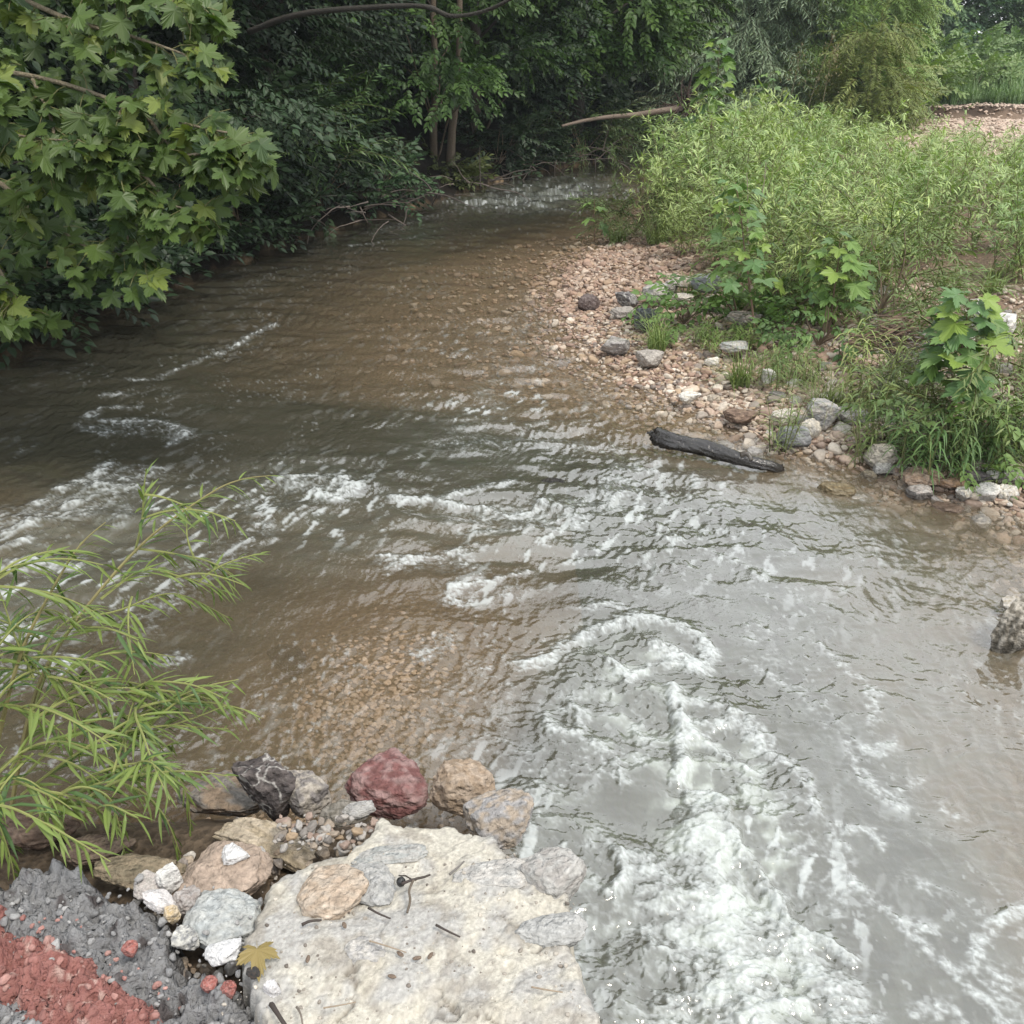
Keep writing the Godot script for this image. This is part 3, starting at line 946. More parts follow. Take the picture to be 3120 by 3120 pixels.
# a bush of sprays growing from one root
func bush(called: String, label: String, base: Vector3, height: float, reach: float, kind: String, n: int, a: Color, b: Color, sd: int, group := "", category := "bush", scale := 1.0) -> Node3D:
	var t := thing(called, label, category, base, 0.0, group)
	rng.seed = sd
	var mb := MB.new()
	var where := []
	var cols := []
	var stems := 7
	for k in stems:
		var dir := Vector3(rr(-1, 1) * reach / height, 1.0, rr(-1, 1) * reach / height)
		tube(mb, wander(Vector3.ZERO, dir, height * 0.8, 5, Vector3(rr(-0.5, 0.5), 0, rr(-0.5, 0.5)), 0.1), 0.012, 0.004, 4, Color(0.16, 0.12, 0.08))
	for k in n:
		var ang := rr(0, TAU)
		var f := rng.randf()
		var r := reach * sqrt(rng.randf()) * (0.55 + 0.45 * sin(PI * (0.15 + 0.7 * f)))
		var lump := 1.0 + 0.35 * noise.get_noise_2d(cos(ang) * 1.5 + sd, sin(ang) * 1.5)
		var at := Vector3(cos(ang) * r * lump, f * height * 0.85 * lump, sin(ang) * r * lump)
		var dir := Vector3(cos(ang), rr(-0.2, 0.9), sin(ang)) + rdir() * 0.5
		var up := Vector3(cos(ang) * 0.5, 1, sin(ang) * 0.5) + rdir() * 0.4
		where.append(Transform3D(frame(dir, up).scaled(Vector3.ONE * rr(0.7, 1.2) * scale), at))
		cols.append(tint(a, b, 0.15))
	part("stems", mb.made(M.plain), t)
	many("foliage", spray(kind), where, cols, t)
	return t

# upright shoots of sandbar willow: thin stems, long narrow leaves
func willow_clump(sd: int, height: float, nst: int, a: Color, b: Color, wide := 0.35) -> Node3D:
	rng.seed = sd
	var t := Node3D.new()
	var st := MB.new()
	var lv := MB.new()
	for k in nst:
		var H := height * rr(0.6, 1.1)
		var dir := Vector3(rr(-wide, wide), 1.0, rr(-wide, wide))
		var root := Vector3(rr(-0.2, 0.2), -0.02, rr(-0.2, 0.2))
		var line := wander(root, dir, H, 9, Vector3(dir.x * 0.7, -0.1, dir.z * 0.7), 0.05)
		tube(st, line, 0.006, 0.002, 3, Color(0.15, 0.13, 0.07))
		var hue := tint(a, b, 0.12)
		for s in range(1, 10):
			var from: Vector3 = line[s]
			for q in 2:
				if rng.randf() < 0.8:
					var side := (rdir() * Vector3(1, 0.3, 1)).normalized()
					var twig := wander(from, side + Vector3(0, 0.9, 0), rr(0.14, 0.34) * (1.15 - s * 0.05), 4, Vector3(0, -0.5, 0), 0.08)
					tube(st, twig, 0.003, 0.001, 3, Color(0.17, 0.17, 0.07))
					for z in range(0, 5):
						for y in 2:
							var ld: Vector3 = (twig[mini(z + 1, 4)] - twig[maxi(z - 1, 0)]).normalized() + rdir() * 0.75 + Vector3(0, -0.15, 0)
							var x := Transform3D(frame(ld, Vector3.UP + rdir() * 0.5), twig[z])
							slim_leaf(lv, x, rr(0.075, 0.135), rr(0.013, 0.02), rr(0.1, 0.5), tint(hue, hue, 0.22))
	part("stems", st.made(M.plain), t)
	part("foliage", lv.made(M.leaf), t, "stuff")
	return t

# a grass tuft of arching blades
func tuft(called: String, label: String, base: Vector3, height: float, reach: float, blades: int, a: Color, b: Color, sd: int, width := 0.008, group := "") -> Node3D:
	var t := thing(called, label, "grass", base, 0.0, group)
	rng.seed = sd
	part("blades", blades_mesh(height, reach, blades, a, b, width), t, "stuff")
	return t

func blades_mesh(height: float, reach: float, blades: int, a: Color, b: Color, width: float) -> ArrayMesh:
	var mb := MB.new()
	for k in blades:
		var ang := rr(0, TAU)
		var out := Vector3(cos(ang), 0, sin(ang))
		var h := height * rr(0.45, 1.1)
		var lean := rr(0.1, 2.0) * reach
		var root := Vector3(rr(-0.25, 0.25) * reach, -0.02, rr(-0.25, 0.25) * reach)
		var side := out.cross(Vector3.UP)
		var col := tint(a, b, 0.2)
		var last := -1
		for s in 5:
			var f := s / 4.0
			var at := root + out * lean * f * f + Vector3.UP * h * (f - 0.35 * f * f * lean / maxf(reach, 0.01))
			var w := width * (1.0 - f * 0.92)
			var o := mb.p(at - side * w * 0.5, col)
			mb.p(at + side * w * 0.5, col)
			if last >= 0:
				mb.t(last, o, last + 1)
				mb.t(last + 1, o, o + 1)
			last = o
	return mb.made(M.grass)

# reed-like grass: upright stems with long arching leaves set alternately
func reed(label: String, base: Vector3, height: float, reach: float, stems: int, leaf_long: float, wide: float, a: Color, b: Color, sd: int) -> void:
	var t := thing("reed_grass", label, "grass", base)
	rng.seed = sd
	var st := MB.new()
	var lv := MB.new()
	for k in stems:
		var ang := rr(0, TAU)
		var far := reach * sqrt(rng.randf())
		var root := Vector3(cos(ang) * far, -0.03, sin(ang) * far)
		var line := wander(root, Vector3(cos(ang) * 0.35 * rng.randf(), 1, sin(ang) * 0.35 * rng.randf()), height * rr(0.5, 1.1), 8, Vector3(rr(-0.3, 0.3), 0, rr(-0.3, 0.3)), 0.04)
		tube(st, line, 0.004, 0.0015, 4, tint(Color(0.10, 0.12, 0.045), Color(0.2, 0.2, 0.08), 0.15))
		var hue := tint(a, b, 0.15)
		var turn := rr(0, TAU)
		for s in range(1, 17):
			var at: Vector3 = (line[s / 2] as Vector3).lerp(line[mini(s / 2 + 1, 8)], 0.5 * (s % 2))
			turn += PI + rr(-0.6, 0.6)
			var out := Vector3(cos(turn), 0, sin(turn))
			var L := leaf_long * rr(0.6, 1.15)
			var side := out.cross(Vector3.UP)
			var col := tint(hue, hue, 0.2)
			var last := -1
			var lift := rr(0.4, 1.1)
			for q in 5:
				var f := q / 4.0
				var p := at + (out * f * 0.85 + Vector3.UP * (lift * f - (lift + 0.25) * f * f)) * L
				var w := wide * (0.35 + 2.2 * f * (1.0 - f)) * (1.0 - f * f * f)
				var o := lv.p(p - side * w * 0.5, col)
				lv.p(p + side * w * 0.5, col)
				if last >= 0:
					lv.t(last, o, last + 1)
					lv.t(last + 1, o, o + 1)
				last = o
	part("stems", st.made(M.plain), t)
	part("blades", lv.made(M.grass), t, "stuff")

var lobed := []

func place_leaf(parent: Node, at: Vector3, dir: Vector3, up: Vector3, size: float, kind: int) -> void:
	var o := part("leaf", lobed[kind], parent)
	o.transform = Transform3D(frame(dir, up).scaled(Vector3.ONE * size), at)

# a young sycamore: one stem, stalked lobed leaves all the way up
func sapling(label: String, base: Vector3, height: float, lean: Vector3, leaves: int, size: float, sd: int, shade_from := 0) -> Node3D:
	var t := thing("sycamore_sapling", label, "sapling", base)
	rng.seed = sd
	var mb := MB.new()
	var line := wander(Vector3.ZERO, Vector3(0, 1, 0) + lean, height, 10, -lean * 0.6, 0.06)
	tube(mb, line, 0.010, 0.003, 5, Color(0.15, 0.10, 0.07))
	var spots := []
	for k in leaves:
		var f := 0.22 + 0.78 * pow((k + 0.5) / leaves, 0.8)
		var at: Vector3 = line[int(f * 9.99)].lerp(line[mini(int(f * 9.99) + 1, 10)], fposmod(f * 9.99, 1.0))
		var ang := k * 2.4 + rr(-0.5, 0.5)
		var out := Vector3(cos(ang), rr(0.15, 0.6), sin(ang))
		var reach := rr(0.05, 0.22) * (1.25 - f) * clampf(height, 0.5, 1.3) + 0.03
		var tip := at + out * reach
		tube(mb, [at, at.lerp(tip, 0.5) + Vector3(0, 0.01, 0), tip], 0.003, 0.002, 3, Color(0.16, 0.18, 0.06))
		spots.append([tip, Vector3(out.x, rr(-0.75, 0.05), out.z), Vector3(out.x * 0.3, 1, out.z * 0.3 + 0.35) + rdir() * 0.3, size * rr(0.65, 1.15) * (1.0 - 0.3 * maxf(f - 0.75, 0.0) * 4.0)])
	part("stem", mb.made(M.plain), t)
	for k in spots.size():
		var q: Array = spots[k]
		place_leaf(t, q[0], q[1], q[2], q[3], shade_from + (rng.randi() % 5))
	return t

func lobed_kinds() -> void:
	# five tints for the young plants, then six for the big tree, each with a shape of its own
	var tints := [Color(0.13, 0.22, 0.065), Color(0.16, 0.26, 0.07), Color(0.11, 0.2, 0.075), Color(0.2, 0.29, 0.06), Color(0.12, 0.2, 0.08),
		Color(0.066, 0.108, 0.03), Color(0.048, 0.083, 0.03), Color(0.08, 0.125, 0.032), Color(0.15, 0.195, 0.04), Color(0.05, 0.088, 0.036), Color(0.092, 0.128, 0.03)]
	for k in tints.size():
		var m := lobed_leaf(k * 31 + 7)
		var own: StandardMaterial3D = M.leaf.duplicate()
		own.albedo_color = (tints[k] as Color).linear_to_srgb()
		m.surface_set_material(0, own)
		lobed.append(m)

# the sycamore whose branches hang in from the left
func sycamore() -> void:
	var t := thing("sycamore_tree", "sycamore with large lobed leaves hanging over the dark pool", "tree", Vector3(-6.4, 0.55, -5.6))
	var o := t.position
	rng.seed = 77
	var mb := MB.new()
	tube(mb, smooth_line(wander(Vector3(0, -0.4, 0), Vector3(0.12, 1, 0.05), 9.0, 8, Vector3.ZERO, 0.06), 3), 0.24, 0.07, 10, Color(0.26, 0.23, 0.18), 0.2)
	var limbs := [
		[Vector3(-3.253, 2.346, -5.5), Vector3(-2.711, 2.178, -5.4), Vector3(-2.094, 2.085, -5.2), Vector3(-1.612, 1.964, -5), Vector3(-1.32, 1.893, -4.9), Vector3(-1.116, 1.868, -4.8)],
		[Vector3(-3.226, 2.655, -5.6), Vector3(-2.476, 2.527, -5.4), Vector3(-1.921, 2.338, -5.2), Vector3(-1.576, 2.258, -5.1), Vector3(-1.265, 2.162, -5)],
		[Vector3(-1.659, 1.987, -5), Vector3(-1.724, 1.862, -4.95), Vector3(-1.745, 1.702, -4.9), Vector3(-1.598, 1.678, -4.9), Vector3(-1.49, 1.545, -4.9), Vector3(-1.327, 1.527, -4.85)],
		[Vector3(-3.435, 1.694, -5.5), Vector3(-2.619, 1.661, -5.3), Vector3(-2.246, 1.48, -5.1), Vector3(-1.946, 1.315, -5), Vector3(-1.657, 1.269, -4.9)],
		[Vector3(-3.469, 1.355, -5.4), Vector3(-2.656, 1.28, -5.2), Vector3(-2.454, 1.109, -5.1), Vector3(-2.381, 0.956, -5.05)],
		[Vector3(-3.03, 1.943, -5.2), Vector3(-2.426, 1.894, -5), Vector3(-2.093, 1.843, -4.9), Vector3(-1.841, 1.835, -4.85)],
		[Vector3(-2.243, 2.695, -5.3), Vector3(-1.837, 2.536, -5.2), Vector3(-1.433, 2.401, -5.1), Vector3(-1.215, 2.379, -5.1)],
		[Vector3(-2.651, 2.372, -4.9), Vector3(-2.339, 2.286, -4.8), Vector3(-2.199, 2.18, -4.75), Vector3(-2.161, 2.032, -4.7)],
		[Vector3(-2.171, 2.085, -5.2), Vector3(-2.027, 1.883, -5), Vector3(-2.071, 1.673, -4.95), Vector3(-2.164, 1.606, -4.9)],
		[Vector3(-1.942, 1.788, -5), Vector3(-1.727, 1.654, -4.9), Vector3(-1.728, 1.426, -4.95), Vector3(-1.773, 1.298, -4.95)],
		[Vector3(-1.589, 1.952, -5), Vector3(-1.41, 1.773, -4.9), Vector3(-1.207, 1.804, -4.8), Vector3(-1.139, 1.758, -4.8)],
	]
	var big := []
	for k in limbs.size():
		var line := smooth_line(limbs[k], 5)
		var own := []
		for p in line:
			own.append(p - o - Vector3(0.15, 0, 0))
		tube(mb, own, 0.018 if k < 5 else 0.010, 0.004, 5, Color(0.27, 0.23, 0.16), 0.1)
		if k in [0, 1, 3, 4]:
			var root := Vector3(0.1, clampf((own[0] as Vector3).y, 0.6, 4.0), 0)
			tube(mb, smooth_line([root, root.lerp(own[0], 0.5) + Vector3(0, 0.15, 0), own[0]], 4), 0.05, 0.018, 6, Color(0.27, 0.24, 0.18), 0.1)
		for s in range(2, own.size()):
			for q in 2:
				var dir := rdir() * Vector3(1, 0.6, 1) + Vector3(0.25, -0.1, 0.35)
				var twig := wander(own[s], dir, rr(0.06, 0.22), 3, Vector3(0, -0.6, 0), 0.12)
				tube(mb, twig, 0.004, 0.002, 3, Color(0.2, 0.2, 0.09))
				for z in [1, 2, 3]:
					if rng.randf() < 0.75:
						var out := (rdir() * Vector3(1, 0.4, 1) + Vector3(0.35, -0.55, 0.25)).normalized()
						var up := Vector3(0.2, 0.85, 0.45) + rdir() * 0.7
						big.append([twig[z], out, up, rr(0.09, 0.155)])
	big.shuffle()
	# deeper leaves of the same tree, tinted darker to paint in the shade
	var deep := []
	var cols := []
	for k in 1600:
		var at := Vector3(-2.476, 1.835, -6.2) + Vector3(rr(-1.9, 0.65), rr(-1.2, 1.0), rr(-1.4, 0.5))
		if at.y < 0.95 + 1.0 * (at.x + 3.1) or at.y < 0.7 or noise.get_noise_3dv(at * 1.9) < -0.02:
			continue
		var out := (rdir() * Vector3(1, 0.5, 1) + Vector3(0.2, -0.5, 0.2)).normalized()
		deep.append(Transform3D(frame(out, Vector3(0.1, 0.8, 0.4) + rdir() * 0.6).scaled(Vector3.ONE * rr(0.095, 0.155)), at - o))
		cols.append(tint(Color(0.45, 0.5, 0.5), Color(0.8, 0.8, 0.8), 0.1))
	for k in 700:
		var at := Vector3(rr(-2.6, 2.4), rr(2.2, 8.5), rr(-2.6, 2.0))
		var out := (rdir() + Vector3(0, -0.4, 0)).normalized()
		deep.append(Transform3D(frame(out, Vector3.UP + rdir() * 0.6).scaled(Vector3.ONE * rr(0.2, 0.34)), at))
		cols.append(tint(Color(0.9, 0.9, 0.9), Color(1.1, 1.1, 1.1), 0.1))
	part("trunk", mb.made(M.bark, true), t)
	for k in big.size():
		var q: Array = big[k]
		if k < 300:
			place_leaf(t, q[0], q[1], q[2], q[3], 5 + (rng.randi() % 6 if rng.randf() < 0.88 else 3))
		else:
			deep.append(Transform3D(frame(q[1], q[2]).scaled(Vector3.ONE * q[3]), q[0]))
			cols.append(tint(Color(0.95, 0.95, 0.95), Color(1.2, 1.15, 1.0), 0.1))
	many("foliage", lobed[5], deep, cols, t)

# the willow in the front left corner
func front_willow() -> void:
	var base := Vector3(-1.295, 0.34, -1.935)
	var t := thing("young_willow", "young willow with long narrow leaves leaning over the near bank", "shrub", base)
	rng.seed = 4242
	var st := MB.new()
	var greens := [Color(0.09, 0.145, 0.045), Color(0.12, 0.18, 0.05), Color(0.065, 0.115, 0.042), Color(0.13, 0.185, 0.05)]
	var forms := []
	for k in 8:
		var mb := MB.new()
		var g: Color = greens[k % 4]
		leaf(mb, Transform3D(), 1.0, rr(0.085, 0.12), [0.08, 0.2, 0.35, 0.5][k / 2], g, 0.3)
		forms.append(mb.made(M.leaf))
	var shoots := [
		[Vector3(-1.348, 0.296, -2), Vector3(-1.245, 0.669, -2.1), Vector3(-1.185, 0.8, -2.25), Vector3(-1.059, 0.928, -2.5), Vector3(-0.918, 0.995, -2.7), Vector3(-0.838, 1.005, -2.8), Vector3(-0.743, 0.998, -2.85)],
		[Vector3(-1.305, 0.515, -2.1), Vector3(-1.176, 0.815, -2.2), Vector3(-1.078, 0.807, -2.35), Vector3(-0.983, 0.771, -2.5), Vector3(-0.872, 0.63, -2.6)],
		[Vector3(-1.068, 0.919, -2.5), Vector3(-0.984, 0.876, -2.55), Vector3(-0.897, 0.82, -2.6), Vector3(-0.855, 0.742, -2.65)],
		[Vector3(-1.131, 0.84, -2.35), Vector3(-1.042, 0.877, -2.45), Vector3(-0.96, 0.828, -2.5), Vector3(-0.889, 0.77, -2.55), Vector3(-0.87, 0.714, -2.6)],
		[Vector3(-1.077, 0.911, -2.5), Vector3(-1.041, 1.011, -2.5), Vector3(-1.02, 1.109, -2.5), Vector3(-1.005, 1.164, -2.5)],
		[Vector3(-1.281, 0.544, -2), Vector3(-1.162, 0.705, -2.05), Vector3(-1.065, 0.708, -2.15), Vector3(-0.973, 0.613, -2.25), Vector3(-0.873, 0.532, -2.3)],
		[Vector3(-1.246, 0.536, -1.95), Vector3(-1.107, 0.639, -2.05), Vector3(-0.983, 0.607, -2.15), Vector3(-0.851, 0.648, -2.2), Vector3(-0.75, 0.644, -2.25)],
		[Vector3(-1.24, 0.502, -1.95), Vector3(-1.049, 0.628, -2), Vector3(-0.926, 0.601, -2.1), Vector3(-0.848, 0.56, -2.15), Vector3(-0.781, 0.516, -2.2)],
		[Vector3(-1.209, 0.478, -1.9), Vector3(-1.041, 0.569, -1.95), Vector3(-0.913, 0.561, -2), Vector3(-0.848, 0.493, -2), Vector3(-0.847, 0.351, -2)],
		[Vector3(-1.19, 0.462, -1.88), Vector3(-1.02, 0.578, -1.9), Vector3(-0.928, 0.545, -1.92), Vector3(-0.875, 0.46, -1.92), Vector3(-0.853, 0.337, -1.92)],
		[Vector3(-1.194, 0.464, -1.86), Vector3(-1.065, 0.596, -1.86), Vector3(-0.978, 0.58, -1.86), Vector3(-0.963, 0.481, -1.86), Vector3(-0.967, 0.378, -1.86)],
		[Vector3(-1.336, 0.444, -1.9), Vector3(-1.25, 0.7, -1.95), Vector3(-1.179, 0.896, -2), Vector3(-1.122, 1.015, -2.1), Vector3(-1.085, 1.08, -2.2), Vector3(-1.03, 1.123, -2.25)],
		[Vector3(-1.339, 0.545, -1.9), Vector3(-1.273, 0.824, -1.95), Vector3(-1.192, 0.956, -2), Vector3(-1.147, 0.955, -2.1), Vector3(-1.102, 0.878, -2.15)],
		[Vector3(-1.326, 0.707, -1.9), Vector3(-1.247, 1.044, -1.95), Vector3(-1.183, 1.113, -2), Vector3(-1.131, 1.115, -2.05)],
		[Vector3(-1.32, 0.627, -1.9), Vector3(-1.21, 0.824, -1.95), Vector3(-1.127, 0.817, -2.05), Vector3(-1.053, 0.669, -2.1)],
		[Vector3(-1.311, 0.556, -1.85), Vector3(-1.181, 0.675, -1.9), Vector3(-1.101, 0.668, -1.95), Vector3(-1.031, 0.578, -2), Vector3(-0.975, 0.51, -2)],
		[Vector3(-1.316, 0.536, -1.8), Vector3(-1.192, 0.637, -1.85), Vector3(-1.113, 0.589, -1.85), Vector3(-1.094, 0.49, -1.85)],
		[Vector3(-1.328, 0.582, -1.75), Vector3(-1.226, 0.706, -1.75), Vector3(-1.187, 0.614, -1.75), Vector3(-1.178, 0.485, -1.75), Vector3(-1.187, 0.385, -1.75)],
		[Vector3(-1.107, 0.639, -2.05), Vector3(-0.985, 0.576, -2.1), Vector3(-0.874, 0.581, -2.15), Vector3(-0.772, 0.596, -2.2)],
		[Vector3(-1.219, 0.689, -2.05), Vector3(-1.123, 0.766, -2.15), Vector3(-1.003, 0.766, -2.2), Vector3(-0.934, 0.683, -2.3)],
		[Vector3(-1.283, 0.784, -1.9), Vector3(-1.207, 0.778, -1.95), Vector3(-1.156, 0.694, -2), Vector3(-1.095, 0.595, -2)],
		[Vector3(-1.271, 0.889, -1.9), Vector3(-1.192, 0.896, -2), Vector3(-1.126, 0.754, -2.05), Vector3(-1.097, 0.623, -2.05)],
	]
	var leaves := []
	for k in 30:
		# more twigs from the lower shoots, drooping towards the water and the stones
		var from: Array = shoots[[5, 6, 7, 8, 9, 10, 13, 14, 15, 16, 17, 20, 21, 18][k % 14]]
		var at: Vector3 = (from[1] as Vector3).lerp(from[from.size() - 2], rng.randf() * 0.75)
		if at.x > base.x + 0.36:
			continue
		shoots.append(wander(at, Vector3(rr(-0.3, 1.0), rr(-0.1, 0.6), rr(-0.6, 0.4)), rr(0.15, 0.4), 4, Vector3(0.3, -1.1, 0), 0.1))
	for k in 16:
		var from: Array = shoots[[0, 1, 2, 3, 12, 11, 13, 4][k % 8]]
		var at: Vector3 = (from[1] as Vector3).lerp(from[from.size() - 2], rng.randf())
		shoots.append(wander(at, Vector3(rr(-0.5, 1.0), rr(0.0, 0.7), rr(-0.6, 0.4)), rr(0.12, 0.3), 4, Vector3(0.3, -0.8, 0), 0.1))
	for k in shoots.size():
		var line := smooth_line(shoots[k], 6)
		var own := []
		for p in line:
			own.append(p - base)
		tube(st, own, 0.0065 if k in [0, 11] else 0.0038, 0.0012, 5, Color(0.17, 0.15, 0.06) if k in [0, 11] else Color(0.2, 0.22, 0.07))
		var run := 0.0
		var next := 0.05
		var flip := 1.0
		for s in range(1, own.size()):
			var step: Vector3 = own[s] - own[s - 1]
			run += step.length()
			while run > next:
				next += rr(0.010, 0.022)
				flip = -flip
				var f := float(s) / own.size()
				if (k in [0, 1, 11] and f < 0.3) or rng.randf() < 0.06:
					continue
				var dir := step.normalized()
				var side := dir.cross(Vector3.UP).normalized() * flip
				var out := dir * rr(0.6, 1.0) + side * rr(0.2, 0.9) + Vector3(0, rr(-0.75, 0.25), 0)
				var L := rr(0.07, 0.125) * (1.05 - 0.45 * f * f)
				leaves.append([own[s] - step * rng.randf(), out, Vector3.UP + rdir() * 0.5, L, f])
	part("stems", st.made(M.plain), t)
	for k in leaves.size():
		var j := rng.randi_range(k, leaves.size() - 1)
		var h: Array = leaves[j]
		leaves[j] = leaves[k]
		leaves[k] = h
	var rest := []
	var cols := []
	for k in leaves.size():
		var q: Array = leaves[k]
		var x := Transform3D(frame(q[1], q[2]).scaled(Vector3.ONE * q[3]), q[0])
		var kind: int = (rng.randi() % 4) * 2 + (1 if q[4] > 0.7 else 0)
		if k < 300:
			var o := part("leaf", forms[kind], t)
			o.transform = x
		else:
			rest.append(x)
			cols.append(tint(Color(0.85, 0.85, 0.85), Color(1.2, 1.15, 1.1), 0.1))
	many("foliage", forms[3], rest, cols, t)

# the thicket of sandbar willows on the bar
func thicket() -> void:
	var protos := []
	for k in 6:
		protos.append(willow_clump(900 + k, 1.15, 9, [Color(0.22, 0.32, 0.12), Color(0.19, 0.30, 0.11), Color(0.27, 0.34, 0.11), Color(0.17, 0.29, 0.12), Color(0.30, 0.36, 0.115), Color(0.21, 0.32, 0.12)][k], Color(0.36, 0.45, 0.18)))
	var edge := [Vector2(1.0, 13.6), Vector2(1.55, 12.0), Vector2(2.06, 10.9), Vector2(2.2, 8.6), Vector2(2.45, 7.6), Vector2(2.9, 8.2), Vector2(3.8, 9.4), Vector2(4.5, 8.7), Vector2(7.0, 7.5), Vector2(30.0, 7.0)]
	rng.seed = 31
	var spots := []
	var tries := 0
	while spots.size() < 150 and tries < 9000:
		tries += 1
		var d := rr(7.2, 21.5)
		var x := rr(0.6, 0.56 * d + 2.2)
		var from := x - along(right_line, d)
		if from < 0.15 + 0.25 * smoothstep(11.0, 13.0, d) + 0.02 * maxf(d - 12.0, 0.0) or d < along(edge, x):
			continue
		if d > 16.0 and x > 7.2 and rng.randf() < 0.85:
			continue
		if noise.get_noise_2d(x * 0.55 + 70.0, d * 0.45) < -0.22:
			continue
		var near := false
		for s in spots:
			if s.distance_to(Vector2(x, d)) < 0.5 + 0.014 * d:
				near = true
				break
		if not near:
			spots.append(Vector2(x, d))
	for k in spots.size():
		var s: Vector2 = spots[k]
		var src: Node3D = protos[k % 6]
		var o: Node3D = src.duplicate()
		o.name = numbered("willow_shrub")
		add_child(o)
		var high := clampf(1.25 - 0.055 * maxf(s.x - 2.5, 0.0), 0.75, 1.3) * rr(0.82, 1.12) * clampf(0.55 + 0.09 * (s.y - along(edge, s.x)) + 0.15, 0.62, 1.0)
		var view := lerpf(0.038, 0.066, smoothstep(0.22, 0.46, s.x / s.y))
		high = minf(high, (2.2 - view * s.y - ground_y(s.x, s.y)) / 1.2 * rr(0.72, 1.15))
		o.position = Vector3(s.x, ground_y(s.x, s.y), -s.y)
		o.rotation.y = rr(0, TAU)
		o.scale = Vector3.ONE * high
		tag(o, "narrow-leaved willow shrub in the dense green thicket on the gravel bar", "shrub", "willows of the thicket on the bar")
	for k in 16:
		var s: Vector2 = spots[(k * 7 + 3) % spots.size()] + Vector2(0.3, 0.25)
		var t := thing("reed_grass", "tall pale-bladed grass growing up through the willow thicket", "grass", Vector3(s.x, ground_y(s.x, s.y), -s.y), rr(0, TAU), "grasses among the thicket")
		part("blades", blades_mesh(rr(0.8, 1.15), 0.4, 46, Color(0.2, 0.3, 0.12), Color(0.32, 0.4, 0.18), 0.022), t, "stuff")
	for k in 12:
		var s: Vector2 = spots[(k * 11 + 5) % spots.size()] + Vector2(-0.25, 0.3)
		var mb := MB.new()
		for q in 3:
			tube(mb, wander(Vector3(rr(-0.1, 0.1), 0, rr(-0.1, 0.1)), Vector3(rr(-0.4, 0.4), 1, rr(-0.4, 0.4)), rr(0.9, 1.4), 7, rdir() * 0.5, 0.12), 0.009, 0.003, 4, tint(Color(0.16, 0.12, 0.085), Color(0.3, 0.25, 0.2), 0.2))
		var o := part("dead_willow", mb.made(M.plain), self)
		o.position = Vector3(s.x, ground_y(s.x, s.y), -s.y)
		tag(o, "bare dead stems standing in the willow thicket", "dead stems", "dead stems in the thicket")
	for p in protos:
		p.free()

